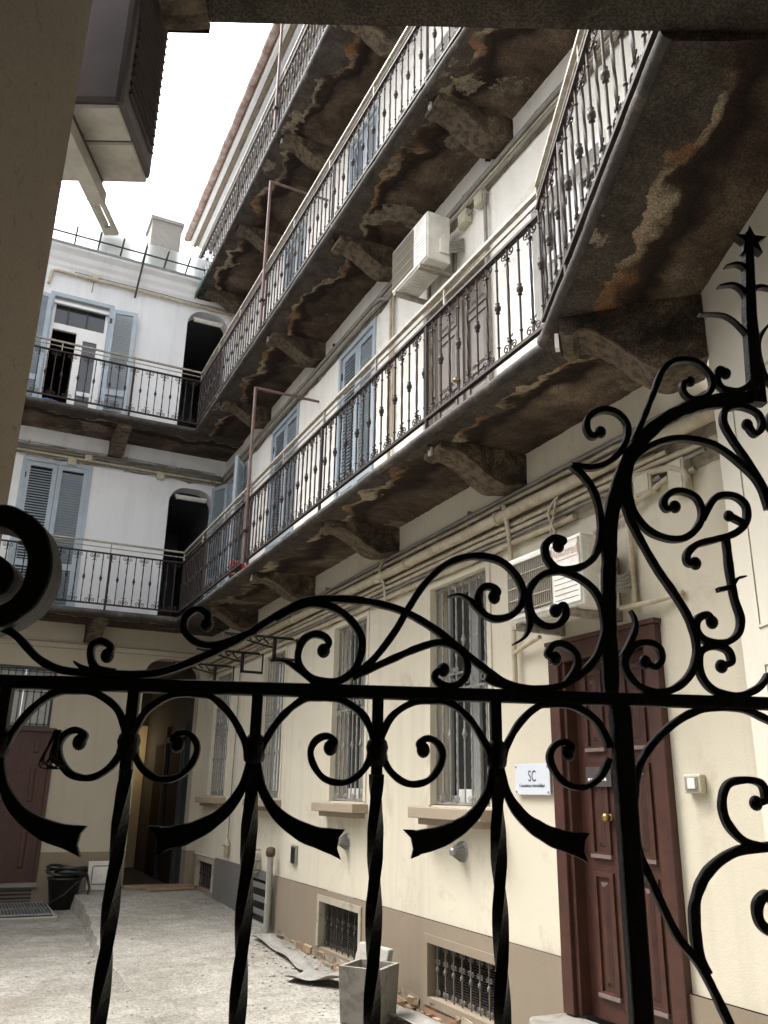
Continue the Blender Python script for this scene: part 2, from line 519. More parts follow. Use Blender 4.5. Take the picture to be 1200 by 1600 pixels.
# ------------------------------------------------------------------ wall helpers (local frame: x along the wall, y into it, z up)
def wall_mesh(x0, x1, z0, z1, holes, depth=.35, y=0.0):
    xs = sorted({x0, x1} | {min(max(h[i], x0), x1) for h in holes for i in (0, 1)})
    zs = sorted({z0, z1} | {min(max(h[i], z0), z1) for h in holes for i in (2, 3)})
    m = MB()
    for i in range(len(xs) - 1):
        for j in range(len(zs) - 1):
            cx, cz = (xs[i] + xs[i + 1]) / 2, (zs[j] + zs[j + 1]) / 2
            if any(h[0] < cx < h[1] and h[2] < cz < h[3] for h in holes): continue
            m.add([(xs[i], y, zs[j]), (xs[i + 1], y, zs[j]), (xs[i + 1], y, zs[j + 1]), (xs[i], y, zs[j + 1])], [(0, 1, 2, 3)])
    for h in holes:
        a, b, c, d = h[:4]; c = max(c, z0); d = min(d, z1); e = y + depth
        m.add([(a, y, c), (a, e, c), (a, e, d), (a, y, d)], [(0, 1, 2, 3)])
        m.add([(b, y, c), (b, y, d), (b, e, d), (b, e, c)], [(0, 1, 2, 3)])
        if h[3] < z1: m.add([(a, y, d), (a, e, d), (b, e, d), (b, y, d)], [(0, 1, 2, 3)])
        if h[2] >= z0: m.add([(a, y, c), (b, y, c), (b, e, c), (a, e, c)], [(0, 1, 2, 3)])
    return m

def fillets(m, a, b, d, r, depth):
    """rounded top corners for an opening a..b with head at d"""
    for cx, s in ((a, 1), (b, -1)):
        poly = [(cx, d)] + [(cx + s * (r - r * math.sin(t)), d - r + r * math.cos(t)) for t in [PI / 2 * k / 8 for k in range(9)]]
        # points run from (cx+s*r, d) to (cx, d-r)
        m.prism_y(poly if s > 0 else poly[::-1], 0.0, depth)
    return m

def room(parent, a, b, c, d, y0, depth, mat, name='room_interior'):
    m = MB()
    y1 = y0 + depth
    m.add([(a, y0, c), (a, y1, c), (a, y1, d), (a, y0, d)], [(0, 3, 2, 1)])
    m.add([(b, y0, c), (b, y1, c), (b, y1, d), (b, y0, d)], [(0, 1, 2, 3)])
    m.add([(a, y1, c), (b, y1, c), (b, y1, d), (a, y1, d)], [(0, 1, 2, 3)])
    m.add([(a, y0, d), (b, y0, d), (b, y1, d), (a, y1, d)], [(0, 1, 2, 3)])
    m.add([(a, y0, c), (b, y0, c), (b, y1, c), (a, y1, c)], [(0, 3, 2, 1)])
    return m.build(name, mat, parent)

def peel_value(x, dist, seed):
    """0 = sound render near the nosing, 1 = bare slab near the wall"""
    edge = .27 + .22 * noise.noise((x * .75, seed, 0)) + .16 * noise.noise((x * 2.3, seed, 4)) + .09 * noise.noise((x * 7, dist * 7, seed)) + .04 * noise.noise((x * 19, dist * 19, seed))
    v = .5 + (dist - edge) * (1.3 + .8 * noise.noise((x * .6, seed, 9)))
    v += .12 * noise.noise((x * 2.6, dist * 3.4, seed + 2))
    return max(0, min(1, v))

def set_attr(o, name, vals):
    a = o.data.attributes.new(name, 'FLOAT', 'POINT')
    a.data.foreach_set("value", vals)

def slab_strip(name, parent, outer, inner, ztop, seed, nose=True, step=.035):
    """outer/inner: lists of matching stations (x,y) - underside as a relief grid, plus top and nosing"""
    st_o = [Vector((*p, 0)) for p in outer]; st_i = [Vector((*p, 0)) for p in inner]
    O, I = [], []
    for k in range(len(st_o) - 1):
        n = max(1, int((st_o[k + 1] - st_o[k]).length / step))
        for j in range(n):
            t = j / n
            O.append(st_o[k].lerp(st_o[k + 1], t)); I.append(st_i[k].lerp(st_i[k + 1], t))
    O.append(st_o[-1]); I.append(st_i[-1])
    nv = max(4, int((st_o[0] - st_i[0]).length / step))
    vs, fs, at = [], [], []
    run = 0
    zb = ztop - .10
    for k in range(len(O)):
        if k: run += (O[k] - O[k - 1]).length
        wd = (O[k] - I[k]).length
        for j in range(nv + 1):
            p = O[k].lerp(I[k], j / nv); dist = wd * j / nv
            pe = peel_value(run, dist, seed)
            h = .016 * min(1, max(0, (pe - .47) / .06))
            h += .004 * noise.noise((p.x * 9, p.y * 9, seed)) + (.006 * noise.noise((p.x * 22, p.y * 22, seed)) if pe > .5 else 0)
            vs.append((p.x, p.y, zb + .02 * (j / nv) + h)); at.append(pe)
    w = nv + 1
    for k in range(len(O) - 1):
        for j in range(nv):
            a = k * w + j
            fs.append((a, a + w, a + w + 1, a + 1))
    n0 = len(vs)
    for k in (range(len(O))):
        vs += [(O[k].x, O[k].y, ztop), (I[k].x, I[k].y, ztop)]; at += [0, 0]
    for k in range(len(O) - 1):
        a = n0 + 2 * k
        fs.append((a, a + 1, a + 3, a + 2))
        fs.append((k * w, a, a + 2, (k + 1) * w))
    for k in (0, len(O) - 1):
        a = n0 + 2 * k
        fs.append((k * w, k * w + nv, a + 1, a))
    m = MB(); m.add(vs, fs, True)
    o = m.build(name, M['slab'], parent)
    set_attr(o, 'peel', at)
    if nose:
        nm = MB()
        pts = [(p.x, p.y, ztop - .052 + .004 * noise.noise((p.x * 3, p.y * 3, seed))) for p in O[::2]]
        nm.tube(pts, [.041 + .005 * noise.noise((q[0] * 6, q[1] * 6, seed)) for q in pts], 10)
        nm.build('nosing', M['nose'], o)
    return o

def corbel_mesh(depth, h, wd, seed):
    """bracket under the slab: profile in (y,z), y from wall(0) out to -depth"""
    prof = []
    n = 22
    for i in range(n + 1):
        t = i / n                                     # 0 at the outer end
        y = -depth * (1 - t)
        u = min(1, max(0, (t - .14) / .62))
        s = .30 + .76 * u * u * (3 - 2 * u)
        if t < .14: s = .30 + .10 * math.sin(PI * t / .14)
        if t > .76: s = 1.06 - .16 * ((t - .76) / .24)
        prof.append((y, -h * s))
    top = [(y, .0) for y, _ in prof]
    m = MB(); nx = 6
    vs = []; fs = []
    def J(p):
        q = Vector(p) * 9
        return (p[0] + .008 * noise.noise(q + Vector((seed, 0, 0))), p[1] + .006 * noise.noise(q + Vector((0, seed, 0))), p[2] + .010 * noise.noise(q + Vector((0, 0, seed))))
    for i, (y, z) in enumerate(prof):
        for k in range(nx + 1):
            x = wd * (k / nx - .5)
            e = .35 * abs(k / nx - .5) ** 6 * 6
            vs.append(J((x, y, z + e * .05)))
    w = nx + 1
    for i in range(n):
        for k in range(nx):
            a = i * w + k
            fs.append((a, a + w, a + w + 1, a + 1))
    m.add(vs, fs, True)
    nz_ = 4
    for sx in (-.5, .5):
        vs = []; fs = []
        for i, (y, z) in enumerate(prof):
            for k in range(nz_ + 1):
                vs.append(J((wd * sx, y, z * (1 - k / nz_))))
        w2 = nz_ + 1
        for i in range(n):
            for k in range(nz_):
                a = i * w2 + k
                f = (a, a + 1, a + w2 + 1, a + w2)
                fs.append(f if sx < 0 else f[::-1])
        m.add(vs, fs, True)
    y, z = prof[0]
    m.add([(-wd / 2, y, z), (wd / 2, y, z), (wd / 2, y, 0), (-wd / 2, y, 0)], [(0, 1, 2, 3)])
    # raised rim along the underside curve, coloured paler for wear and caught light
    rim = MB(); vs = []; ww = wd * .5 + .008
    for y, z in prof:
        vs += [J((-ww, y, z + .006)), J((-ww, y, z - .010)), J((-ww * .35, y, z - .014)), J((ww * .35, y, z - .014)), J((ww, y, z - .010)), J((ww, y, z + .006))]
    rim.add(vs, [(i * 6 + k, i * 6 + k + 1, i * 6 + k + 7, i * 6 + k + 6) for i in range(len(prof) - 1) for k in range(5)], False)
    y, z = prof[0]
    rim.add([(-ww, y - .004, z + .03), (ww, y - .004, z + .03), (ww, y - .004, z - .02), (-ww, y - .004, z - .02)], [(0, 1, 2, 3)])
    m.rim = rim
    return m
def corbel(parent, depth, h, wd, seed, loc, rz=0.0):
    m = corbel_mesh(depth, h, wd, seed)
    o = m.build('corbel', M['corbel'], parent, loc, rz)
    m.rim.build('corbel_rim', M['corbel_rim'], o)
    return o

def volute(m, cx, cz, sx, sz, r=.03, rad=.0045, turns=1.35):
    """C scroll: springs from (cx,cz) and curls outward"""
    pts = []
    n = 16
    for i in range(n + 1):
        t = i / n
        a = PI * 2 * turns * t
        rr = r * (1 - .78 * t)
        pts.append((cx + sx * (r * 1.15 - rr * math.cos(a)), 0, cz + sz * (.9 * r + rr * math.sin(a) - .012)))
    m.tube(pts, rad, 5, True)
    m.tube([(cx, 0, cz - sz * .02), pts[0]], rad, 5, False)

RH = .80
def plain_baluster():
    m = MB()
    m.tube([(0, 0, 0), (0, 0, RH)], .0082, 6)
    z = .40
    m.lathe([(.008, z - .045), (.017, z - .038), (.012, z - .026), (.022, z - .012), (.022, z + .012), (.012, z + .026), (.017, z + .038), (.008, z + .045)], 8)
    for z in (.105, RH - .105): m.sphere((0, 0, z), .013, 6, 4)
    return m.mesh('plain_baluster', M['rail_iron'])
def twisted_baluster():
    m = MB()
    m.tube([(0, 0, .0 + k * RH / 40) for k in range(41)], .0100, 4, True, 70.0, False)
    for zz, s in ((.02, 1), (RH - .02, -1)):
        for sx in (-1, 1):
            volute(m, .006 * sx, zz + .012 * s, sx, s, .033, .0048)
            m.tube([(0, 0, zz + s * .085), (sx * .012, 0, zz + s * .10), (sx * .024, 0, zz + s * .098), (sx * .030, 0, zz + s * .112)], .0045, 5)
        m.box(-.014, .014, -.012, .012, zz + s * .072 - .007, zz + s * .072 + .007)
    return m.mesh('twisted_baluster', M['rail_iron'])
ME_PLAIN, ME_TWIST = plain_baluster(), twisted_baluster()

def railing(parent, p0, p1, z, name='railing', post_at=(), guard=True, skip_first=False, closeup=False):
    """p0,p1 (x,y) in the parent's frame; z of the bottom bar"""
    a = Vector((*p0, 0)); b = Vector((*p1, 0)); L = (b - a).length
    ang = math.atan2((b - a).y, (b - a).x)
    m = MB()
    m.box(0, L, -.016, .016, -.012, .012)
    root = m.build(name, M['rail_iron'], parent, (a.x, a.y, z), ang)
    B(0, L, -.021, .021, RH - .008, RH + .012).build('top_rail', M['rail_iron'], root)
    n = round(L / .128); n += n % 2
    for i in range(1 if skip_first else 0, n + 1):
        x = L * i / n
        o = link('baluster', ME_TWIST if i % 2 else ME_PLAIN, root, (x, 0, 0))
    for x in post_at:
        MB().tube([(x, -.0, -.16), (x, 0, RH)], .017, 8).build('post', M['rail_iron'], root)
    if guard:
        g = MB()
        g.box(0, L, -.018, .018, RH + .165, RH + .190)
        g.tube([(0, 0, RH + .095), (L, 0, RH + .095)], .009, 6)
        k = max(1, round(L / 1.15))
        for i in range(k + 1):
            x = L * i / k
            g.box(x - .009 if i else x, x + .009 if i < k else x, -.010, .010, RH + .01, RH + .166)
        g.build('guard_rail', M['galv'], root)
    return root

# ---- windows, shutters, doors
def louvre_leaf(parent, x, w, z0, h, y, rz=0.0, separate=True, name='shutter'):
    """x,y hinge position; leaf spans +w along local x after rz"""
    t = .045; s = .075
    m = MB()
    m.box(0, s, -t / 2, t / 2, 0, h); m.box(w - s, w, -t / 2, t / 2, 0, h)
    m.box(s, w - s, -t / 2, t / 2, 0, .16); m.box(s, w - s, -t / 2, t / 2, h - s, h)
    m.box(s, w - s, -t / 2, t / 2, h * .30, h * .30 + .11)
    leaf = m.build(name, M['blue'], parent, (x, y, z0), rz)
    pitch = .046
    sm = MB().hexa([(s, -.026, -.004), (w - s, -.026, -.004), (w - s, .016, .022), (s, .016, .022),
                    (s, -.026, .004), (w - s, -.026, .004), (w - s, .016, .030), (s, .016, .030)])
    zs = []
    zz = .17
    while zz < h - s - .03:
        if not (h * .30 - .03 < zz < h * .30 + .11): zs.append(zz)
        zz += pitch
    if separate:
        me = sm.mesh('slat', M['blue'])
        for zz in zs: link('slat', me, leaf, (0, 0, zz))
    else:
        m = MB()
        for zz in zs: m.add([(p[0], p[1], p[2] + zz) for p in sm.v], sm.f)
        tag(m.build('slats', M['blue'], leaf), kind='stuff')
    hm = MB()
    for zz in (.25, h - .3): hm.box(-.012, .025, -t / 2 - .014, -t / 2 + .004, zz, zz + .09)
    hm.build('hinge', M['black_plastic'], leaf)
    return leaf

def frame_around(parent, a, b, c, d, y, mat, w=.07, proud=.03, name='frame', sill=False):
    m = MB()
    i = .005
    m.box(a - w, a + i, y - proud, y + .06, c + i, d - i); m.box(b - i, b + w, y - proud, y + .06, c + i, d - i)
    m.box(a - w, b + w, y - proud, y + .06, d - i, d + w)
    if sill: m.box(a - w, b + w, y - proud, y + .06, c - w, c + i)
    return m.build(name, mat, parent)

def shuttered(parent, a, b, c, d, separate=True):
    """closed pair of louvred leaves in opening"""
    frame_around(parent, a, b, c, d, 0.0, M['blue'], .06, .02, 'shutter_frame')
    w = (b - a) / 2 - .004
    louvre_leaf(parent, a, w, c + .03, d - c - .035, .03, 0, separate)
    louvre_leaf(parent, b, w, c + .03, d - c - .035, .03, PI, separate)
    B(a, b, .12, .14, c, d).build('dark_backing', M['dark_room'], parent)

def panel_door(parent, a, b, c, d, y, mat, leaves=2, rows=(.06, .33, .36, .70, .73, .97), name='door', edge=None):
    root = B(a, b, y, y + .05, c, d).build(name, mat, parent)
    w = (b - a) / leaves; h = d - c
    for k in range(leaves):
        x0 = a + k * w; m0 = .10
        for r in range(0, len(rows), 2):
            z0, z1 = c + rows[r] * h, c + rows[r + 1] * h
            m = MB()
            u, v = x0 + m0, x0 + w - m0
            f = .028
            m.box(u, v, y - .014, y + .002, z0, z0 + f); m.box(u, v, y - .014, y + .002, z1 - f, z1)
            m.box(u, u + f, y - .0142, y + .002, z0 + f, z1 - f); m.box(v - f, v, y - .0142, y + .002, z0 + f, z1 - f)
            p_ = [(u + f + .03, z0 + f + .03), (v - f - .03, z0 + f + .03), (v - f - .03, z1 - f - .03), (u + f + .03, z1 - f - .03)]
            q_ = [(u + f + .055, z0 + f + .055), (v - f - .055, z0 + f + .055), (v - f - .055, z1 - f - .055), (u + f + .055, z1 - f - .055)]
            m.add([(x, y - .001, z) for x, z in p_] + [(x, y - .014, z) for x, z in q_],
                  [(0, 1, 5, 4), (1, 2, 6, 5), (2, 3, 7, 6), (3, 0, 4, 7), (4, 5, 6, 7)])
            m.build('panel', mat, root)
            if edge:
                B(u - .004, v + .004, y - .020, y - .0005, z0 - .006, z0 + .016).build('weathered_moulding', edge, root)
    for k in range(1, leaves):
        B(a + k * w - .022, a + k * w + .022, y - .022, y + .001, c + .004, d - .004).build('astragal', mat, root)
    return root

def ragged_strip(parent, x0, x1, z0, z1, y, mat, amp=.03, name='pipe_chase'):
    m = MB(); n = int((x1 - x0) / .06)
    vs = []
    for k in range(n + 1):
        x = x0 + (x1 - x0) * k / n
        vs += [(x, y, z0 + amp * noise.noise((x * 2.2, z0, 1)) + amp * .5 * noise.noise((x * 9, z0, 1))), (x, y, z1 + amp * noise.noise((x * 2.2, z1, 7)) + amp * .4 * noise.noise((x * 9, z1, 7)))]
    m.add(vs, [(2 * k, 2 * k + 2, 2 * k + 3, 2 * k + 1) for k in range(n)])
    return m.build(name, mat, parent)

# ================================================================== RIGHT WING (local x = 14.4 - world y)
RW = empty('courtyard_wing', (3.6, 14.4, 0), -PI / 2,
           'cream rendered courtyard wing on the right with three tiers of crumbling iron railed balconies', 'building')
NEAR = 11.75
gw = [(7.87, 8.81), (5.63, 6.51), (3.10, 3.98), (.53, 1.50)]                 # barred ground windows
bw = [(7.86, 8.86, .13, .52), (5.52, 6.52, .14, .57), (3.13, 3.90, .13, .60), (.30, 1.24, .22, .60)]
door_g = (9.715, 10.59, .39, 2.50)
h0 = [(a, b, 1.55, 3.40) for a, b in gw] + [door_g]
wall_mesh(-.2, NEAR, .68, 4.18, h0, .30).build('wall', M['cream'], RW)
d_holes = [b for b in bw] + [(9.63, 10.66, .39, .68)]
wall_mesh(-.2, 1.35, -.1, .68, d_holes[3:4], .25, -.022).build('dado', M['tan'], RW)
wall_mesh(1.35, 4.02, -.1, .70, d_holes[2:3], .25, -.026).build('dado', M['grey_dado'], RW)
wall_mesh(4.02, 9.64, -.1, .68, d_holes[0:2], .25, -.022).build('dado', M['tan'], RW)
wall_mesh(10.66, NEAR, -.1, .68, [], .25, -.022).build('dado', M['tan'], RW)
h1 = [(7.80, 8.92, Z1, 6.30), (9.62, 10.50, Z1, 6.30), (5.53, 6.50, Z1, 6.88), (2.85, 3.92, Z1, 6.88), (.45, 1.40, Z1, 6.88)]
wall_mesh(-.2, NEAR + .6, 4.18, 7.46, h1, .30).build('wall', M['white_wall'], RW)
h2 = [(7.80, 8.92, Z2, 9.60), (5.60, 6.46, Z2, 10.16), (2.90, 3.80, Z2, 10.16), (9.7, 10.6, Z2, 9.6)]
wall_mesh(-.2, NEAR + .6, 7.46, 10.72, h2, .30).build('wall', M['white_wall'], RW)
h3 = [(5.60, 6.46, Z3, 13.1), (2.90, 3.80, Z3, 13.1), (8.2, 9.2, Z3, 13.1)]
wall_mesh(-2.2, NEAR + .6, 10.72, 13.75, h3, .30).build('wall', M['grey_wall'], RW)
MB().add([(-.2, 0, -.1), (-.2, 3, -.1), (-.2, 3, 10.72), (-.2, 0, 10.72)], [(0, 1, 2, 3)]).build('end_wall', M['white_wall'], RW)
MB().add([(-2.2, 0, 10.72), (-2.2, 3, 10.72), (-2.2, 3, 13.75), (-2.2, 0, 13.75)], [(0, 1, 2, 3)]).build('end_wall', M['grey_wall'], RW)
# roof edge
MB().prism_x([(-.70, 13.64), (-.70, 13.70), (4, 15.2), (4, 15.1), (.0, 13.66)], -2.4, NEAR + .6).build('roof', M['roof_tile'], RW)
B(-2.4, NEAR + .6, -.64, 0, 13.56, 13.62).build('soffit', M['chase'], RW)
B(-2.4, NEAR + .6, -.585, -.53, 13.52, 13.56).build('soffit_moulding', M['wood'], RW)
B(-2.4, NEAR + .6, -.48, -.36, 13.53, 13.559).build('soffit_moulding', M['grey_wall'], RW)
B(-2.4, NEAR + .6, -.14, -.02, 13.42, 13.559).build('soffit_moulding', M['grey_wall'], RW)
B(-2.4, NEAR + .6, -.67, -.60, 13.50, 13.64).build('eaves_board', M['white_paint'], RW)
B(-2.4, NEAR + .6, -.34, -.27, 13.535, 13.56).build('soffit_moulding', M['white_paint'], RW)
gm = MB()
gm.tube([(-2.4 + .3 * k, -.75 + .006 * math.sin(k * 2.1), 13.68 + .006 * math.sin(k * 1.3)) for k in range(50)], .075, 10)
for k in range(18): gm.tube([(-2.2 + .8 * k, -.75, 13.68), (-2.18 + .8 * k, -.75, 13.68)], .083, 10)
gm.build('gutter', M['gutter'], RW)
for k in range(18):
    B(-2.2 + .8 * k, -2.16 + .8 * k, -.66, -.02, 13.628, 13.655).build('rafter_end', M['wood'], RW)

# --- balcony slabs, corbels, railings
OUT = -.84
slab_strip('balcony_slab', RW, [(1.1, OUT), (10.85, OUT)], [(1.1, .0), (10.85, 0.0)], Z1, 1.3)
slab_strip('balcony_slab', RW, [(1.1, OUT), (NEAR, OUT)], [(1.1, .0), (NEAR, 0.0)], Z2, 7.7)
slab_strip('balcony_slab', RW, [(-.75, OUT), (NEAR, OUT)], [(-.75, .0), (NEAR, 0.0)], Z3, 4.1)
B(-.70, 1.0, OUT - .066, OUT - .045, Z3 - .11, Z3 - .005).build('painted_fascia', M['green_paint'], RW)
for Z, xs in ((Z1, (9.28, 7.10, 4.80, 2.50)), (Z2, (9.28, 7.10, 4.80, 2.50)), (Z3, (9.28, 7.10, 4.80, 2.50, .4))):
    for i, x in enumerate(xs):
        o = corbel(RW, .76, .27, .25, x + Z, (x, 0, Z - .072))
        MB().tube([(0, -.795, .02), (0, -.80, -.02), (.0, -.785, -.07)], .014, 6).build('tie_rod', M['rail_iron'], o)
        if i in (0, 2): B(-.02, .02, -.792, -.772, -.11, -.045).build('plaster_flake', M['concrete_light'], o)
posts = (13.3 - 5.07, 13.3 - 7.25, 13.3 - 9.62, 13.3 - 11.8)
railing(RW, (1.1, OUT), (10.83, OUT), Z1 + .085, post_at=posts)
railing(RW, (1.1, OUT), (NEAR, OUT), Z2 + .06, post_at=posts)
railing(RW, (-.70, OUT), (NEAR, OUT), Z3 + .06, post_at=tuple(p + 1.8 for p in posts))
railing(RW, (-.70, -.02), (-.70, OUT), Z3 + .06)

# --- ground-floor barred windows
def grille_mesh_bar(H, kind):
    m = MB()
    if kind:
        n = int(H / .02)
        m.tube([(0, 0, H * k / n) for k in range(n + 1)], .0105, 4, True, 62.0, False)
    else:
        m.tube([(0, 0, 0), (0, 0, H)], .0085, 6)
        for z in (H * .30, H * .72):
            m.lathe([(.008, z - .04), (.015, z - .034), (.011, z - .02), (.021, z - .01), (.021, z + .01), (.011, z + .02), (.015, z + .034), (.008, z + .04)], 8)
    return m.mesh('grille_bar', M['grille'])
GB = (grille_mesh_bar(1.83, 0), grille_mesh_bar(1.83, 1))
def scroll_row(w, n, H0, s):
    m = MB()
    for i in range(n):
        x = w * (i + .5) / n
        for sx in (-1, 1):
            volute(m, x, H0, sx, s, .027, .0045)
    return m
for gi, (a, b) in enumerate(gw):
    win = frame_around(RW, a, b, 1.55, 3.40, -.0, M['cream'], .05, .012, 'window')
    m = MB()                                               # sandstone sill, two steps
    m.box(a - .10, b + .10, -.17, .05, 1.45, 1.535); m.box(a - .03, b + .03, -.11, .05, 1.40, 1.449)
    m.build('sill', M['sill'], win, bevel=.006)
    root = B(a, b, .045, .06, 1.56, 1.58).build('grille', M['grille'], win)
    w = b - a
    for z in (2.47, 2.60, 3.38):
        B(a, b, .045, .06, z, z + .016).build('grille_rail', M['grille'], win)
    nb = 8
    for k in range(nb + 1):
        link('grille_bar', GB[k % 2], win, (a + .01 + (w - .02) * k / nb, .052, 1.56))
    for (z, s) in ((1.59, 1), (2.46, -1), (2.62, 1), (3.375, -1)):
        tag(scroll_row(w, nb // 2, 0, s).build('scroll_band', M['grille'], win, (a, .040, z)), kind='stuff')
    cm = MB()
    for k in range(8): cm.lathe([(.024, -.004), (.030, -.004), (.030, .004), (.024, .004), (.024, -.004)], 10, (a + w * (k + .5) / 8, .052, 2.54), 'y')
    tag(cm.build('ring_band', M['grille'], win), kind='stuff')
    f = MB(); y = .17
    f.box(a, a + .06, y, y + .06, 1.55, 3.40); f.box(b - .06, b, y, y + .06, 1.55, 3.40)
    f.box(a + .06, b - .06, y, y + .06, 1.55, 1.63); f.box(a + .06, b - .06, y, y + .06, 3.33, 3.40)
    f.box((a + b) / 2 - .05, (a + b) / 2 + .05, y - .01, y + .06, 1.63, 3.33)
    f.build('casement_frame', M['casement'], win)
    for u, v in ((a + .06, (a + b) / 2 - .05), ((a + b) / 2 + .05, b - .06)):
        B(u, v, y + .025, y + .035, 1.63, 3.33).build('pane', M['glass'], win)
    # half-open inner shutters / curtain folds showing light between the bars
    cm = MB(); n = 26
    x0, x1 = (a + w * .66, b - .07) if gi < 2 else (a + .06, a + w * .30)
    vs = []; 
    for k in range(n + 1):
        x = x0 + (x1 - x0) * k / n; yy = y + .012 + .008 * math.sin(k * 1.9)
        vs += [(x, yy, 1.64), (x, yy, 3.31)]
    cm.add(vs, [(2 * k, 2 * k + 2, 2 * k + 3, 2 * k + 1) for k in range(n)], True)
    cm.build('curtain', M['curtain'], win)
    if gi < 2: B(a + .30, a + .55, .085, .15, 1.57, 1.68).build('paper_box', M['white_paint'], win)

# --- basement windows
def basement(i, a, b, c, d):
    if i == 2: return
    st = M['tan'] if i == 0 else M['frame_stone']
    win = frame_around(RW, a, b, c, d, -.022, st, .055, .012, 'basement_window', i == 0)
    room(win, a, b, c, d, .225, .5, M['dark_room'])
    n = 8 if i == 0 else 7
    gmat = M['grille_basement'] if i == 0 else M['grille_dark']
    for k in range(n):
        x = a + (b - a) * (k + .5) / n
        m = MB(); m.tube([(0, 0, c), (0, 0, d)], .008, 6)
        for z in (c + (d - c) * .5,): m.lathe([(.008, z - .022), (.017, z - .012), (.017, z + .012), (.008, z + .022)], 8)
        for z, s in ((c + .03, 1), (d - .03, -1), (c + (d - c) * .62, 1)):
            for sx in (-1, 1): volute(m, 0, z, sx, s, .021, .004)
        m.build('grille_bar', gmat, win, (x, .03, 0))
    mm = MB()
    nh = int((d - c) / .018)
    for k in range(nh): mm.box(a, b, .075, .079, c + .018 * k, c + .018 * k + .006)
    tag(mm.build('wire_mesh', M['grille_dark'], win), kind='stuff')
for i, q in enumerate(bw): basement(i, *q)
a, b, c, d = bw[2]
hatch = frame_around(RW, a, b, c, d, -.026, M['grey_dado'], .04, .008, 'basement_window')
room(hatch, a, b, c, d, .225, .5, M['dark_room'])
for k in range(3):
    B(a - .16, b + .16, -.085, -.05, .22 + .145 * k, .275 + .145 * k).build('iron_strap', M['grey_dado'], hatch)
B(a - .05, b + .10, -.10, .2, .06, .125).build('sill', M['concrete_light'], hatch)

# --- exposed bricks where the dado has broken away at the foot of the wall
ragged_strip(RW, 4.1, 7.72, -.05, .10, -.028, M['chase'], .05, 'broken_render')
ragged_strip(RW, 7.72, 9.5, -.05, .06, -.028, M['brick'], .04, 'broken_render')
x = 4.15; k = 0
while x < 9.4:
    L = random.uniform(.07, .22)
    for row in range(2):
        if row and random.random() < .45: continue
        hgt = random.uniform(.035, .065); dd = random.uniform(.008, .045); z0 = -.06 + .062 * row + random.uniform(-.01, .012)
        v = []
        for (px, py, pz_) in ((0, 0, 0), (1, 0, 0), (1, 1, 0), (0, 1, 0), (0, 0, 1), (1, 0, 1), (1, 1, 1), (0, 1, 1)):
            v.append((px * L + random.uniform(-.02, .02), -.020 - dd * (1 - py) + random.uniform(-.012, .012) * (1 - py), z0 + pz_ * hgt + random.uniform(-.014, .014)))
        MB().hexa(v).build('brick', M[('brick', 'brick_pale', 'chase', 'brick')[k % 4]], RW, (x + row * .04, 0, .05 - .02 * (x > 6.5)))
        k += 1
    x += L + random.uniform(.0, .03)

# --- oxblood street-level door
a, b, c, d = door_g
m = MB()
m.box(a - .085, a + .02, -.05, .10, c - .005, d); m.box(b - .02, b + .085, -.05, .10, c - .005, d)
m.box(a - .085, b + .085, -.05, .10, d, d + .12)
m.box(a + .02, a + .055, -.02, .10, c, d); m.box(b - .055, b - .02, -.02, .10, c, d)
m.box(a - .10, b + .10, -.065, .0, d + .12, d + .15)
m.build('door_frame', M['red_door'], RW, bevel=.006)
dr = panel_door(RW, a + .055, b - .055, c, d, .06, M['red_door'], 2, (.06, .385, .425, .685, .725, .965), 'door', M['door_worn'])
MB().lathe([(.0, -.052), (.018, -.050), (.027, -.036), (.022, -.018), (.012, -.012), (.022, 0)], 12, ((a + b) / 2 - .09, .045, 1.52), 'y').build('door_knob', M['brass'], dr)
pl = B(a + .16, a + .40, .030, .036, 1.70, 1.82).build('name_plate', M['ac_dark'], dr)
m = MB()
for k in range(7): m.box(a + .18 + .026 * k, a + .198 + .026 * k, .0285, .031, 1.735, 1.752)
m.build('plate_lettering', M['white_paint'], dr)
for k in range(6): MB().sphere((a + .17 + k * .145, .045, 1.925), .007, 6, 4).build('stud', M['door_worn'], dr)
m = MB(); m.prism_z([(a - .12, .02), (a - .12, -.28), (a, -.36), (b, -.36), (b + .12, -.28), (b + .12, .02)], -.05, c - .012)
m.build('door_step', M['concrete'], RW, bevel=.02)

# --- first-floor openings
def balcony_door(a, b, z, top, glazed=False):
    fm = M['white_paint'] if glazed else M['brown_door']
    frame_around(RW, a, b, z, top, 0.0, M['white_paint'] if glazed else M['frame_stone'], .06, .015, 'door_surround')
    if not glazed:
        d = panel_door(RW, a, b, z + .02, top, .08, M['brown_door'], 2, (.05, .46, .50, .80, .83, .97))
        MB().lathe([(0, -.06), (.02, -.055), (.028, -.03), (.012, -.012), (.02, 0)], 10, ((a + b) / 2 - .07, .07, z + 1.1), 'y').build('door_knob', M['brass'], d)
    else:
        d = MB()
        for u, v in ((a, (a + b) / 2), ((a + b) / 2, b)):
            d.box(u, u + .075, .08, .13, z, top); d.box(v - .075, v, .08, .13, z, top)
            for zz in (z, z + .75, top - .55, top - .08): d.box(u + .075, v - .075, .08, .13, zz, zz + .08)
        d = d.build('glazed_door', fm, RW)
        for u, v in ((a, (a + b) / 2), ((a + b) / 2, b)):
            B(u + .075, v - .075, .10, .11, z + .83, top - .55).build('pane', M['frosted'], d)
            B(u + .075, v - .075, .10, .11, top - .47, top - .08).build('pane', M['glass'], d)
            B(u + .075, v - .075, .10, .115, z + .08, z + .75).build('panel', fm, d)
    return d
balcony_door(7.80, 8.92, Z1, 6.30)
balcony_door(9.62, 10.50, Z1, 6.30, True)
shuttered(RW, 5.53, 6.50, Z1, 6.88)
shuttered(RW, 2.85, 3.92, Z1, 6.88)
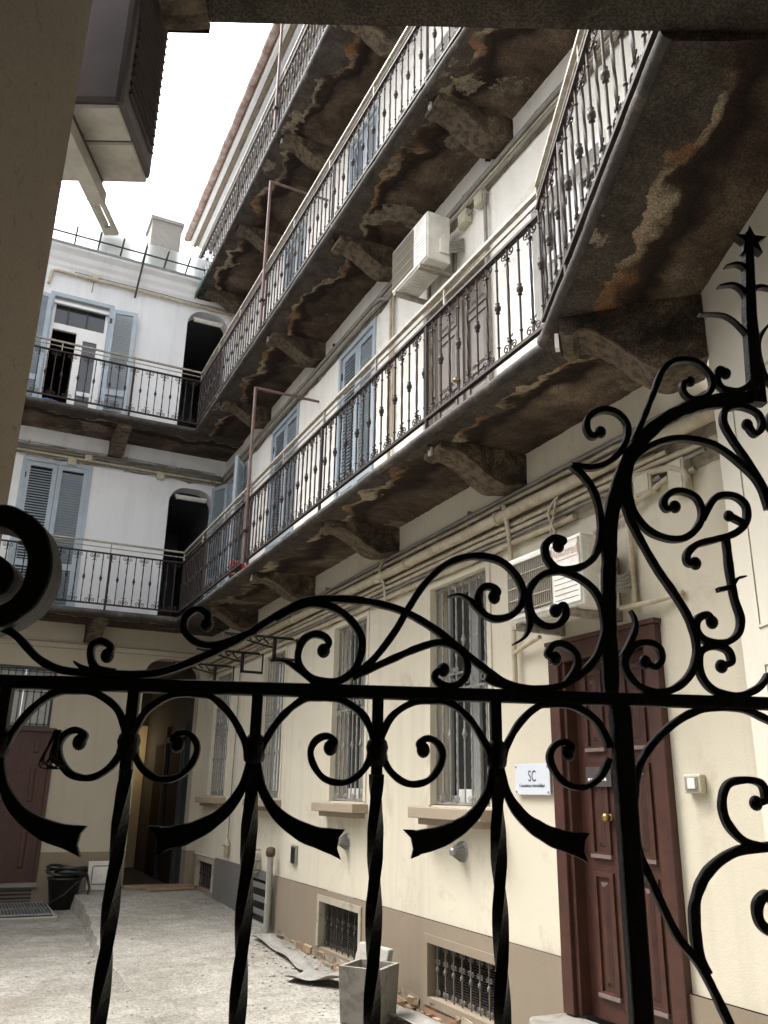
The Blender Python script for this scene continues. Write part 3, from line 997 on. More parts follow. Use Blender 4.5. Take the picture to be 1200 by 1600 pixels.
# far window with its shutters folded back
a, b = .45, 1.40
frame_around(RW, a, b, Z1, 6.88, 0, M['blue'], .06, .02, 'shutter_frame')
louvre_leaf(RW, a, .47, Z1 + .03, 2.60, -.04, math.radians(-158), False)
louvre_leaf(RW, b, .47, Z1 + .03, 2.60, -.04, math.radians(-32), False)
balc = MB()
for u, v in ((a, (a + b) / 2), ((a + b) / 2, b)):
    balc.box(u, u + .06, .1, .15, Z1, 6.88); balc.box(v - .06, v, .1, .15, Z1, 6.88)
    for zz in (Z1, Z1 + .9, 6.2, 6.80): balc.box(u + .06, v - .06, .1, .15, zz, zz + .08)
bo = balc.build('glazed_door', M['white_paint'], RW)
B(a + .06, b - .06, .12, .13, Z1 + .08, 6.80).build('pane', M['glass'], bo)
# --- second and third floor
balcony_door(7.80, 8.92, Z2, 9.60, True)
balcony_door(9.70, 10.60, Z2, 9.60)
shuttered(RW, 5.60, 6.46, Z2, 10.16, False)
shuttered(RW, 2.90, 3.80, Z2, 10.16, False)
for q in h3: shuttered(RW, q[0], q[1], q[2], q[3], False)
# grimy chase behind the pipes
ragged_strip(RW, -.1, 11.5, 3.46, 3.90, -.004, M['chase'])
ragged_strip(RW, -.1, 11.5, 6.95, 7.16, -.004, M['chase'], .05)

# ================================================================== FAR WING (local frame = world, origin on the facade)
FW = empty('far_wing', (0, 14.4, 0), 0, 'grey white courtyard wing closing the far end, with blue shutters and two balconies', 'building')
XL, XR = -5.0, 3.60
wall_mesh(XL, XR, -.1, .71, [(2.52, 3.46, .12, 3.7), (.40, 1.22, .30, 2.46)], .3, -.015).build('dado', M['tan'], FW)
m = wall_mesh(XL, XR, .71, 4.18, [(2.52, 3.46, .12, 3.72), (.40, 1.22, .30, 2.46), (.28, 1.14, 2.50, 3.42)], .30)
fillets(m, 2.52, 3.46, 3.72, .30, .3)
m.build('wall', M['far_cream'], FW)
m = wall_mesh(XL, XR, 4.18, 7.46, [(2.62, 3.42, Z1, 6.80), (.22, 1.22, Z1, 6.84)], .30)
fillets(m, 2.62, 3.42, 6.80, .30, .3); m.build('wall', M['grey_wall'], FW)
m = wall_mesh(XL, XR, 7.46, 10.98, [(2.62, 3.42, Z2, 10.45), (.24, 1.20, Z2, 10.02)], .30)
fillets(m, 2.62, 3.42, 10.45, .32, .3); m.build('wall', M['grey_wall'], FW)
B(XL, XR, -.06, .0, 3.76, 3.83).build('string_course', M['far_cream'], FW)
B(XL, XR, -.05, 0, 3.83, 3.845).build('string_course', M['chase'], FW)
m = MB()
m.prism_x([(0, 10.62), (-.03, 10.66), (-.05, 10.72), (-.10, 10.78), (-.13, 10.86), (-.22, 10.93), (-.22, 10.98), (0, 10.98)], XL, XR)
m.build('cornice', M['grey_wall'], FW)
MB().prism_x([(-.24, 10.98), (-.24, 11.02), (5, 12.1), (5, 11.0)], XL, XR).build('roof', M['zinc'], FW)
ch = MB(); ch.box(1.80, 2.38, .35, .95, 10.9, 12.46); ch.box(1.76, 2.42, .31, .99, 12.46, 12.53)
ch.build('chimney', M['concrete_light'], FW)
ragged_strip(FW, XL, XR, 6.93, 7.14, -.004, M['chase'], .05)
for a, b, c, d in ((2.62, 3.42, Z1, 6.80), (2.62, 3.42, Z2, 10.45)):
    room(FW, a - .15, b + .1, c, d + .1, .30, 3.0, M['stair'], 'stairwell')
room(FW, 2.52, 3.46, .12, 3.72, .30, 4.0, M['dark_room'], 'passage')  # near-black walls: the passage's shade is put into their colour
B(2.53, 3.45, 4.26, 4.285, .13, 2.9).build('passage_end', M['far_cream'], FW)
for y0_, y1_ in ((.75, 1.65), (2.1, 3.0)):
    B(3.42, 3.455, y0_, y1_, .13, 2.45).build('inner_door', M['passage_door'], FW)
    B(3.40, 3.458, y0_ - .09, y0_, .13, 2.75).build('inner_door_post', M['dark_room'], FW)
B(3.40, 3.456, .66, 3.0, 2.45, 2.55).build('passage_transom', M['dark_room'], FW)
slab_strip('balcony_slab', FW, [(XL, -1.1), (2.76, -1.1), (3.60, -1.1)], [(XL, 0), (2.76, 0), (3.60, 0)], Z1, 11.3)
slab_strip('balcony_slab', FW, [(XL, -1.1), (2.76, -1.1), (3.60, -1.1)], [(XL, 0), (2.76, 0), (3.60, 0)], Z2, 15.9)
for Z in (Z1, Z2):
    for x in (1.60, -.9):
        corbel(FW, .98, .30, .22, x + Z, (x, 0, Z - .072))
for Z in (Z1, Z2):
    railing(FW, (-3.0, -1.1), (2.76, -1.1), Z + .085, post_at=(4.62,))
# blue shutters, first floor
shuttered(FW, .22, 1.22, Z1, 6.84)
# second floor: white glazed door, one blue leaf folded open
a, b, c, d = .24, 1.20, Z2, 10.02
frame_around(FW, a, b, c, d, 0, M['blue'], .07, .025, 'shutter_frame')
louvre_leaf(FW, b + .03, .46, c + .03, 2.46, -.05, math.radians(-7))
louvre_leaf(FW, a - .03, .46, c + .03, 2.46, -.05, math.radians(187), False)
B(a, b, .02, .07, 9.90, 9.955).build('blind_box', M['white_paint'], FW)
m = MB(); y = .10
m.box(a, a + .05, y, y + .06, c, d); m.box(b - .05, b, y, y + .06, c, d); m.box(a + .05, b - .05, y, y + .06, 9.42, 9.54); m.box(a + .05, b - .05, y, y + .06, d - .04, d)
gd = m.build('door_frame', M['white_paint'], FW)
for u, v in ((.29, .50), (.53, .83), (.86, 1.15)):
    B(u, v, y + .03, y + .04, 9.54, 9.98).build('pane', M['glass'], gd)
for u in (.50, .83): B(u, u + .03, y + .005, y + .055, 9.54, 9.98).build('glazing_bar', M['black_plastic'], gd)
m = MB(); u, v = .70, 1.15
m.box(u, u + .12, y, y + .055, c + .02, 9.42); m.box(v - .09, v, y, y + .055, c + .02, 9.42)
m.box(u + .12, v - .09, y, y + .055, c + .02, c + .14); m.box(u + .12, v - .09, y, y + .055, 9.30, 9.42); m.box(u + .12, v - .09, y, y + .055, 8.22, 8.30)
gl = m.build('door_leaf', M['white_paint'], FW)
B(u + .12, v - .09, y + .02, y + .03, 8.30, 9.30).build('pane', M['glass'], gl)
B(u + .12, v - .09, y + .02, y + .03, c + .14, 8.22).build('pane', M['glass'], gl)
room(FW, a, b, c, d, .30, 2.5, M['dark_room'])
# ground: oxblood door, barred frosted light over it
frame_around(FW, .40, 1.22, .30, 2.46, -.0, M['red_door'], .05, .03, 'door_frame')
panel_door(FW, .40, 1.22, .30, 2.46, .05, M['red_door'], 2, (.06, .44, .49, .78, .82, .97))
B(.32, 1.28, -.10, .05, .24, .30).build('door_sill', M['concrete'], FW, bevel=.008)
for k in range(4): B(.40, 1.22, -.03, .0, .03 + .05 * k, .055 + .05 * k).build('vent_slat', M['black_plastic'], FW)
fw = frame_around(FW, .30, 1.12, 2.53, 3.40, .0, M['grille_dark'], .035, .02, 'barred_window', True)
for k in range(8):
    x = .30 + .82 * (k + .5) / 8
    m = MB(); m.tube([(x, .02, 2.53), (x, .02, 3.40)], .008, 5)
    for z in (2.56, 3.05): m.sphere((x, .02, z), .018, 6, 4)
    m.build('window_bar', M['grille_dark'], fw)
for z in (2.56, 3.05, 3.36): B(.30, 1.12, .014, .026, z - .006, z + .006).build('window_rail', M['grille_dark'], fw)
for k in range(2): B(.30 + .41 * k, .705 + .41 * k, .07, .08, 2.53, 3.40).build('pane', M['frosted'], fw)

# ================================================================== GATEWAY WING, where the photograph is taken from
GWN = empty('gateway_wing', (0, 0, 0), -TH, 'dark gateway wing with sooty balcony slab overhead and rough tan jamb', 'building')
# local x = offset o, y = along the passage
def quad(m, p, q, z0, z1):
    return m.add([(p[0], p[1], z0), (q[0], q[1], z0), (q[0], q[1], z1), (p[0], p[1], z1)], [(0, 1, 2, 3)])
m = MB(); quad(m, (1.655, -5), (1.655, 3.82), -.1, 12.5); quad(m, (1.655, 3.82), (2.6, 4.2), -.1, 12.5)
m.build('side_wall', M['near_wall'], GWN)
pm = MB()
for z0, z1, y0, y1 in ((2.35, 3.45, 3.0, 3.62), (1.15, 2.2, 3.0, 3.62)):
    f = .012
    pm.box(1.649, 1.6555, y0, y1, z0, z0 + f); pm.box(1.649, 1.6555, y0, y1, z1 - f, z1)
    pm.box(1.649, 1.6555, y0, y0 + f, z0, z1); pm.box(1.649, 1.6555, y1 - f, y1, z0, z1)
pm.build('panel_moulding', M['near_wall'], GWN)
m = MB(); quad(m, (-.83, 1.76), (-.83, -5), -.1, 4.05); m.build('jamb', M['jamb'], GWN)
m = MB(); quad(m, (-9, 1.76), (-.83, 1.76), -.1, 12.5); quad(m, (-.83, 1.76), (1.655, 1.76), 4.05, 12.5)
m.build('courtyard_front', M['grey_wall'], GWN)
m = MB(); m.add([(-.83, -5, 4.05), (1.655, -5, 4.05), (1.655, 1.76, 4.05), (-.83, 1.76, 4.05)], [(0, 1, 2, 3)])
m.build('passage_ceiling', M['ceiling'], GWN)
panel_door(GWN, -.83, 1.655, -.02, 4.05, -5.05, M['brown_door'], 2, name='added_street_door')  # unseen doors added to keep street daylight off the gate
m = MB(); m.add([(-9, 1.76, 12.5), (3, 1.76, 12.5), (3, -8, 12.5), (-9, -8, 12.5)], [(0, 1, 2, 3)]); m.build('roof', M['roof_tile'], GWN)
Bp = (.934, 4.37); 
slab_strip('balcony_slab', GWN, [(.975, 2.235), (.955, 3.6), (.934, 4.37), (.934 - .0001, 4.372)], [(1.66, 2.235), (1.66, 3.82), (1.745, 4.71), (1.746, 4.712)], Z1, 21.0)
slab_strip('balcony_slab', GWN, [(-.77, 2.235), (1.66, 2.235)], [(-.77, 1.76), (1.66, 1.76)], Z1 + .045, 27.0, nose=False)
o = corbel(GWN, .74, .40, .26, 3.3, (1.69, 3.93, Z1 - .072), -PI / 2 - math.radians(17))
B(-.03, .02, -.775, -.752, -.15, -.06).build('plaster_flake', M['white_paint'], o)
o = corbel(GWN, .46, .16, .13, 8.3, (-.70, 1.76, Z1 - .05), PI)
railing(GWN, (.975, 2.235), (.937, 4.36), Z1 + .085, post_at=(1.55,), closeup=True)

# ================================================================== LEFT WING (unseen, added to enclose the courtyard light, height set for it)
LW = empty('added_left_wing', (-4.9, 2, 0), PI / 2, 'unseen plain grey rendered wing added on the left to shape the courtyard light', 'building')
wall_mesh(-3, 12.4, -.1, 7.2, [(1.5 + 3 * k, 2.5 + 3 * k, z, z + 2.1) for k in range(4) for z in (1.0, 4.6)], .25).build('wall', M['grey_wall'], LW)
for k in range(4):
    for z in (1.0, 4.6): B(1.5 + 3 * k, 2.5 + 3 * k, .2, .25, z, z + 2.1).build('window', M['glass'], LW)
MB().prism_x([(-.3, 7.2), (-.3, 7.26), (4, 8.2), (4, 7.2)], -3, 12.4).build('roof', M['roof_tile'], LW)

# ================================================================== THINGS
RZ = -PI / 2
def RP(xl, out, z): return (3.6 - out, 14.4 - xl, z)      # a point on the right wing facade

# --- air conditioners (local: x along wall, y into wall; origin at the wall, unit bottom)
def text_mesh(name, s, size, mat, parent, loc, bold=0.0, align='CENTER', sx=1.0, rx=PI / 2):
    cu = bpy.data.curves.new(name, 'FONT'); cu.body = s; cu.size = size; cu.extrude = .0006; cu.align_x = align; cu.offset = bold
    o = bpy.data.objects.new(name, cu); col.objects.link(o)
    dg = bpy.context.evaluated_depsgraph_get()
    me = bpy.data.meshes.new_from_object(o.evaluated_get(dg))
    bpy.data.objects.remove(o)
    me.materials.clear(); me.materials.append(mat)
    t = link(name, me, parent, loc); t.rotation_euler = (rx, 0, 0); t.scale = (sx, 1, 1)
    return t

def aircon(name, loc, rz, w, h, dp, gap, body, label, fan='left', brackets=True, grp=None, dark=False):
    r = empty(name, loc, rz, label, 'air conditioner', grp)
    y0, y1 = -gap - dp, -gap
    B(0, w, y0, y1, 0, h).build('case', body, r, bevel=.014)
    B(.012, w - .012, y0 - .012, y0 + .002, .02, h - .02).build('front_panel', body, r, bevel=.008)
    fw = w * .60
    fx = .03 if fan == 'left' else w - .03 - fw
    m = MB(); m.box(fx, fx + fw, y0 - .016, y0 - .011, .05, h - .05); m.build('fan_recess', M['ac_grille'], r)
    m = MB()
    n = 22
    for k in range(n + 1): m.box(fx + fw * k / n - .0012, fx + fw * k / n + .0012, y0 - .022, y0 - .0165, .05, h - .05)
    for k in range(5): m.box(fx, fx + fw, y0 - .026, y0 - .0235, .06 + (h - .12) * k / 4, .066 + (h - .12) * k / 4)
    m.build('fan_grille', M['ac_fan'], r)
    lx = fx + fw + .03 if fan == 'left' else .03
    lw = w - fw - .09
    for k in range(6):
        B(lx, lx + lw, y0 - .0135, y0 - .0115, h * .12 + k * h * .075, h * .12 + k * h * .075 + .004).build('panel_groove', M['ac_grille'], r)
    # service side
    B(w - .002, w + .006, y0 + .05, y0 + .19, h * .62, h * .86).build('terminal_cover', body, r, bevel=.004)
    B(w - .002, w + .035, y0 + .12, y0 + .22, h * .16, h * .46).build('valve_cover', body, r, bevel=.008)
    m = MB()
    for k in range(5): m.tube([(w + .02, y0 + .20 + .004 * k, h * (.2 + .05 * k)), (w + .05, y0 + .27, h * (.22 + .05 * k)), (w + .06, -.02, h * (.30 + .06 * k))], .012, 6)
    m.build('refrigerant_pipe', M['pipe_grey'], r)
    m = MB()
    for k in range(14): m.box(.06 + (w - .12) * k / 14, .06 + (w - .12) * (k + .55) / 14, y0 + .04, y1 - .04, -.008, .002)
    m.build('base_ribs', body, r)
    if brackets:
        for bx in (.10, w - .12):
            b = MB()
            b.box(bx - .022, bx + .022, y0 - .03, -.012, -.055, -.012)
            b.box(bx - .0221, bx + .0221, -.030, .0, -.055, .36)
            b.build('bracket', M['galv'] if not dark else M['ac_cream'], r, bevel=.003)
    return r
aircon('air_conditioner', RP(7.76, 0, 6.42), RZ, .74, .53, .25, .13, M['ac_white'], 'white air conditioner bracketed to the wall above the first floor balcony')
ag = aircon('air_conditioner', RP(9.66, 0, 2.74), RZ, .80, .45, .28, .10, M['ac_white'], 'white air conditioner with red faded lettering over the oxblood door')
text_mesh('faded_lettering', 'Amstrad', .075, M['red_ink'], ag, (.655, -.3965, .335), 0, 'CENTER', 1.0)
lb = MB(); f = .004
for (x0, x1, z0, z1) in ((.52, .785, .310, .314), (.52, .785, .415, .419), (.52, .524, .314, .415), (.781, .785, .314, .415)): lb.box(x0, x1, -.3945, -.3925, z0, z1)
lb.build('label_outline', M['red_ink'], ag)
a = aircon('air_conditioner', (.86, 15.2, 11.42), 0, .62, .50, .28, .1, M['ac_white'], 'small white air conditioner standing on the far roof beside the chimney', brackets=False)
for x in (.05, .52): B(x, x + .05, -.4, -.1, -.22, .0).build('stand_leg', M['zinc'], a)
m = MB()
for k in range(9): m.tube([(.02 + .058 * k, -.40, 0), (.02 + .058 * k, -.40, .5)], .006, 5)
m.build('guard_bars', M['ac_white'], a)
# the unit overhead at the left, on slotted arms off the gateway front
p = nw(-1.66, 1.76, 3.60)
dk = empty('air_conditioner', p, -TH, 'air conditioner overhead at the left, backlit shade in its case colour, with pale underside panels', 'air conditioner')
B(0, .85, .25, .60, .0, .78).build('case', M['ac_dark'], dk, bevel=.02)
for (x0, x1, y0, y1) in ((.40, .838, .262, .40), (.40, .838, .412, .59)):
    B(x0, x1, y0, y1, -.012, .002).build('base_panel', M['ac_base'], dk, bevel=.004)
B(.02, .39, .262, .59, -.010, .002).build('base_panel', M['ac_base'], dk)
B(.42, .835, .40, .412, -.016, .0).build('base_seam', M['pipe_grey'], dk)
m = MB()
for k in range(18): m.hexa([(.851, .30, .08 + .036 * k), (.862, .30, .08 + .036 * k), (.862, .56, .08 + .036 * k), (.851, .56, .08 + .036 * k), (.851, .30, .10 + .036 * k), (.853, .30, .10 + .036 * k), (.853, .56, .10 + .036 * k), (.851, .56, .10 + .036 * k)])
m.build('side_louvre', M['ac_dark'], dk)
for bx in (.655, .12):
    m = MB()
    m.box(bx, bx + .05, .0, .60, -.10, -.088); m.box(bx, bx + .05, .72, .76, -.10, -.088)
    m.box(bx, bx + .014, .60, .72, -.10, -.088); m.box(bx + .036, bx + .05, .60, .72, -.10, -.088)
    m.box(bx, bx + .008, .0, .76, -.088, -.05); m.box(bx + .042, bx + .05, .0, .60, -.088, -.05)
    m.build('slotted_arm', M['ac_base'], dk)
    B(bx + .01, bx + .04, .28, .58, -.088, -.012).build('rubber_foot', M['ac_dark'], dk)

# --- pipe runs
def wob(x, s, amp=.006): return amp * noise.noise((x * .9, s, 0)) + amp * .6 * noise.noise((x * 3.1, s, 5))
def pipes(name, parent_loc, rz, specs, label, xs, clips=True):
    r = empty(name, parent_loc, rz, label, 'pipes')
    for k, (x0, x1, out, z, rad, mt) in enumerate(specs):
        m = MB(); n = max(2, int((x1 - x0) / .18))
        m.tube([(x0 + (x1 - x0) * i / n, -out + wob(x0 + (x1 - x0) * i / n, k), z + wob(x0 + (x1 - x0) * i / n, k + 20, .010)) for i in range(n + 1)], rad, 8)
        x = x0 + .5 + .37 * (k % 3)
        while x < x1 - .2:
            m.tube([(x, -out + wob(x, k), z + wob(x, k + 20, .01)), (x + .045, -out + wob(x, k), z + wob(x, k + 20, .01))], rad * 1.22, 8)
            x += 1.15 + .2 * (k % 4)
        m.build('pipe', M[mt], r)
    if clips:
        zs = [s[3] for s in specs]
        for i in range(int((xs[1] - xs[0]) / 1.6)):
            x = xs[0] + .6 + 1.6 * i
            B(x, x + .022, -.055, .0, min(zs) - .02, max(zs) + .03).build('pipe_clip', M['pipe_grey'], r)
    return r
pr = pipes('pipe_run', RP(0, 0, 0), RZ, [(.1, 11.2, .05, 3.865, .014, 'pipe_grey'), (.1, 11.3, .05, 3.815, .018, 'pipe'), (.1, 11.4, .085, 3.705, .046, 'pipe'),
       (.1, 10.9, .045, 3.625, .016, 'pipe'), (.1, 11.3, .045, 3.575, .020, 'pipe'), (2.0, 11.2, .05, 3.53, .012, 'pipe_grey'), (.1, 10.0, .04, 3.475, .022, 'pipe'), (.1, 11.3, .03, 3.89, .007, 'pipe_grey'), (.3, 11.1, .03, 3.78, .008, 'pipe_grey'), (.1, 10.8, .035, 3.65, .007, 'pipe'), (.6, 11.0, .03, 3.602, .007, 'pipe_grey'), (.1, 9.9, .03, 3.505, .008, 'pipe')],
      'bundle of cream and grey pipes along the wall under the first floor balcony', (0, 11.2))
m = MB(); m.tube(spline([(9.22, -.08, 3.70), (9.22, -.10, 3.78), (9.24, -.10, 3.72), (9.235, -.07, 3.55), (9.23, -.05, 3.3), (9.23, -.05, 2.40)], 5), .020, 8)
m.tube([(9.23, -.05, 2.63), (9.40, -.06, 2.67), (9.62, -.10, 2.69)], .017, 8)
m.build('downpipe', M['pipe'], pr)
m = MB(); m.tube(spline([(9.86, -.07, 3.66), (9.80, -.11, 3.55), (9.85, -.10, 3.38), (9.83, -.10, 3.30), (9.92, -.12, 3.22)], 5), .011, 6)
m.tube(spline([(9.84, -.07, 3.66), (9.86, -.11, 3.52), (9.80, -.10, 3.40), (9.90, -.12, 3.22)], 5), .009, 6)
m.build('cable', M['pipe'], pr)
m = MB(); m.tube([(7.0, -.05, 3.88), (7.0, -.05, 4.14)], .03, 8); m.tube(spline([(7.0, -.06, 3.9), (7.0, -.11, 3.75), (7.03, -.07, 3.6), (7.03, -.05, 3.42)], 5), .016, 8)
m.tube([(7.0, -.09, 3.66), (6.93, -.11, 3.66)], .026, 8)
m.build('riser', M['pipe'], pr)
m = MB(); m.tube(spline([(10.55, -.05, 3.57), (10.75, -.06, 3.54), (10.95, -.07, 3.50), (11.05, -.06, 3.42), (10.98, -.05, 3.34)], 5), .022, 8); m.tube(spline([(10.2, -.045, 3.3), (10.5, -.05, 3.36), (10.9, -.05, 3.46)], 5), .017, 8)
m.build('elbow', M['pipe'], pr)
m = MB(); m.tube([(10.52, -.04, 3.35), (10.52, -.04, 2.75)], .02, 8); m.tube([(10.46, -.1, 2.74), (10.70, -.06, 2.74), (10.90, -.02, 2.76)], .016, 8)
m.build('downpipe', M['pipe'], pr)
p2 = pipes('pipe_run', RP(0, 0, 0), RZ, [(.1, 11.4, .05, 7.13, .013, 'pipe_grey'), (.1, 11.4, .06, 7.08, .024, 'pipe_grey'), (.1, 11.4, .05, 7.03, .014, 'pipe'), (.1, 11.2, .05, 6.985, .018, 'pipe_grey')],
      'grey conduits along the wall under the second floor balcony', (0, 11))
m = MB(); m.tube([(7.02, -.04, 7.0), (7.02, -.04, Z1 + .05)], .022, 8); m.tube([(7.08, -.04, 7.0), (7.08, -.04, 5.2)], .012, 8); m.build('downpipe', M['pipe'], p2)
m = MB(); m.tube([(8.98, -.04, 6.98), (8.98, -.04, Z1 + .05)], .018, 8); m.build('downpipe', M['pipe_grey'], p2)
m = MB(); m.tube(spline([(6.6, -.06, 7.06), (6.85, -.09, 7.00), (7.02, -.07, 6.92), (7.3, -.08, 7.02), (7.6, -.08, 6.9)], 6), .020, 8); m.build('hose_loop', M['pipe_grey'], p2)
p4 = pipes('pipe_run', RP(0, 0, 0), RZ, [(.1, 11.4, .05, 10.45, .014, 'pipe_grey'), (.1, 11.4, .05, 10.40, .018, 'pipe_grey')], 'pair of thin conduits along the wall under the third floor balcony', (0, 11))
p3 = pipes('pipe_run', (0, 14.4, 0), 0, [(-2, 3.5, .05, 7.10, .016, 'pipe_grey'), (-2, 3.5, .05, 7.05, .012, 'pipe_grey'), (-2, 3.5, .06, 6.98, .022, 'pipe'), (-2, 3.4, .05, 6.93, .012, 'pipe_grey'), (-2, 3.4, .04, 7.15, .006, 'pipe_grey'), (-2, 3.3, .035, 7.015, .006, 'pipe_grey')],
      'tangled conduits on the far wall above the closed blue shutters', (-2, 3.4))
m = MB()
for k in range(4):
    m.tube(spline([(2.9 + .1 * k, -.05, 7.10 - .04 * k), (3.1 + .08 * k, -.09, 7.02 + .05 * (k % 2)), (3.25 + .05 * k, -.08, 7.08 - .06 * k), (3.42, -.06, 7.0 - .05 * k), (3.46, -.10, 6.7 - .1 * k)], 6), .008, 5)
for k in range(5):
    z = 7.08 - .03 * k
    m.tube(spline([(-1.0 + .9 * j + .13 * k, -.045, z + .035 * noise.noise((j * 1.7, k * 3.1, 2)) - .03 * (j % 2)) for j in range(6)], 6), .006, 5)
m.build('loose_cable', M['pipe_grey'], p3)
p5 = pipes('pipe_run', (0, 14.4, 0), 0, [(.22, 3.45, .06, 10.50, .030, 'pipe'), (.5, 3.45, .04, 10.57, .010, 'pipe_grey')], 'pale pipe along the top of the far wall under the cornice', (.2, 3.3))
m = MB(); m.tube(spline([(.22, -.06, 10.50), (.14, -.06, 10.47), (.12, -.06, 10.38), (.10, -.06, 10.2)], 5), .030, 8); m.build('elbow', M['pipe'], p5)
m = MB(); m.tube([(.85, -.03, 10.50), (.84, -.03, 10.25)], .008, 6); m.build('cable_drop', M['pipe_grey'], p5)

def jbox(loc, rz, w, h, label, mt='box_cream'):
    r = B(-w / 2, w / 2, -.075, -.004, -h / 2, h / 2).build('junction_box', M[mt], None, loc, rz, bevel=.008)
    tag(r, label, 'junction box', 'junction boxes on the walls')
    B(-w / 2 + .012, w / 2 - .012, -.082, -.0745, -h / 2 + .012, h / 2 - .012).build('lid', M[mt], r, bevel=.003)
    MB().tube([(w / 2 - .01, -.04, -.0), (w / 2 + .06, -.04, .01)], .018, 8).build('cable_gland', M['pipe_grey'], r)
jbox(RP(10.70, 0, 3.48), RZ, .15, .14, 'small cream junction box on the pipes left of the larger one near the arch')
jbox(RP(10.98, 0, 3.44), RZ, .13, .20, 'taller cream junction box on the pipes nearest the gateway')
jbox(RP(8.62, 0, 6.88), RZ, .15, .15, 'cream junction box right behind the first floor air conditioner')
jbox(RP(8.90, 0, 6.90), RZ, .12, .13, 'cream junction box at the head of the brown balcony door pipes')
jbox((.92, 14.4, 6.92), 0, .14, .13, 'pale junction box above the middle of the closed blue shutters')
jbox((1.18, 14.4, 7.03), 0, .12, .11, 'small junction box above the right corner of the closed blue shutters')
jbox((2.42, 14.4, 6.93), 0, .13, .13, 'junction box just left of the first floor arch on the far wall')
jbox((.86, 14.4, 10.56), 0, .11, .09, 'small junction box on the far wall above the white glazed door')

# --- signs and fittings on the right wall
sg = empty('wall_sign', RP(9.36, 0, 1.645), RZ, 'pale plate lettered SC Consulenze Immobiliari beside the oxblood door', 'sign')
B(-.205, .205, -.028, -.020, 0, .205).build('plate', M['plate'], sg, bevel=.002)
text_mesh('monogram', 'S', .105, M['ink'], sg, (-.022, -.0290, .088), 0, 'CENTER', .75)
text_mesh('monogram', 'C', .105, M['ink'], sg, (.026, -.0290, .088), 0, 'CENTER', .75)
text_mesh('lettering', 'Consulenze Immobiliari', .034, M['ink'], sg, (0, -.0290, .050), 0, 'CENTER', .92)
for x in (-.185, .185):
    for z in (.02, .185): MB().lathe([(.0, -.036), (.007, -.034), (.007, 0)], 8, (x, 0, z), 'y').build('standoff', M['zinc'], sg)
sw = empty('light_switch', RP(10.85, 0, 1.715), RZ, 'small cream framed light switch right of the oxblood door', 'switch')
B(-.062, .062, -.045, 0, -.05, .05).build('case', M['box_cream'], sw, bevel=.01)
B(-.044, .044, -.051, -.044, -.034, .034).build('window', M['pipe_grey'], sw)
B(-.022, .032, -.056, -.050, -.026, .030).build('rocker', M['ac_white'], sw, bevel=.004)
for k, (xl, z, lab) in enumerate(((6.13, 1.17, 'round grey louvred wall vent under the second nearest barred window'), (8.38, 1.22, 'round grey louvred wall vent under the nearest barred window'))):
    v = empty('wall_vent', RP(xl, 0, z), RZ, lab, 'vent', 'round wall vents')
    MB().lathe([(.0, -.012), (.075, -.012), (.08, 0)], 20, (0, 0, 0), 'y').build('flange', M['zinc'], v)
    MB().lathe([(.0, -.11), (.028, -.11), (.032, -.085), (.030, -.08), (.05, -.012)], 16, (0, 0, 0), 'y').build('cap', M['zinc'], v)
    m = MB()
    for j in range(16):
        t = 2 * PI * j / 16
        m.tube([(.074 * math.cos(t), -.014, .074 * math.sin(t)), (.034 * math.cos(t), -.085, .034 * math.sin(t))], .0045, 4)
    m.build('fins', M['pipe_grey'], v)
bb = B(-.085, .085, -.030, 0, -.10, .10).build('wall_panel', M['zinc'], None, RP(4.66, 0, .955), RZ, bevel=.004)
tag(bb, 'small black glass wall panel with grey rim above the dado', 'panel')
B(-.062, .062, -.034, -.029, -.088, .080).build('dark_face', M['black_box'], bb)
tp = empty('wall_lantern', RP(3.40, 0, .80), RZ, 'small ribbed glass bulkhead lamp on the wall above the grey dado', 'lamp')
MB().lathe([(.0, -.10), (.03, -.10), (.055, -.03), (.062, .04), (.05, .09), (.0, .10)], 14, (0, -.08, 0)).build('glass', M['frosted'], tp)
MB().lathe([(.064, -.012), (.068, -.012), (.068, .012), (.064, .012)], 14, (0, -.08, .0)).build('cage_ring', M['pipe_grey'], tp)
MB().tube(spline([(0, -.01, -.12), (.0, -.09, -.125), (.05, -.10, .0), (.0, -.09, .12), (0, -.01, .13)], 5), .012, 6).build('bracket', M['pipe'], tp)
wt = empty('wall_tap', RP(2.0, 0, .86), RZ, 'old cream water stopcock on the wall near the passage', 'tap')
MB().lathe([(.025, -.12), (.035, -.09), (.035, .02), (.045, .03), (.045, .05), (.03, .06), (.03, .12), (.0, .12)], 10, (0, -.05, 0)).build('body', M['pipe'], wt)
MB().tube([(0, -.04, .1), (-.0, -.03, 2.6)], .009, 6).build('supply_pipe', M['pipe_grey'], wt)
MB().tube([(-.05, -.09, .04), (.05, -.09, .04)], .012, 6).build('handle', M['pipe_grey'], wt)
pp = empty('pipe_stub', RP(4.08, 0, .06), RZ, 'peeling whitish pipe stub standing against the wall by the barred hatch', 'pipe')
MB().tube([(.0 + .006 * noise.noise((k, 0, 1)), -.10, .0 + .05 * k) for k in range(18)], [.040 + .004 * noise.noise((k * .8, 3, 1)) for k in range(18)], 10).build('pipe', M['concrete_light'], pp)
MB().lathe([(.03, .83), (.052, .84), (.060, .88), (.050, .93), (.02, .945), (0, .945)], 10, (0, -.10, 0)).build('capped_head', M['corbel_rim'], pp)

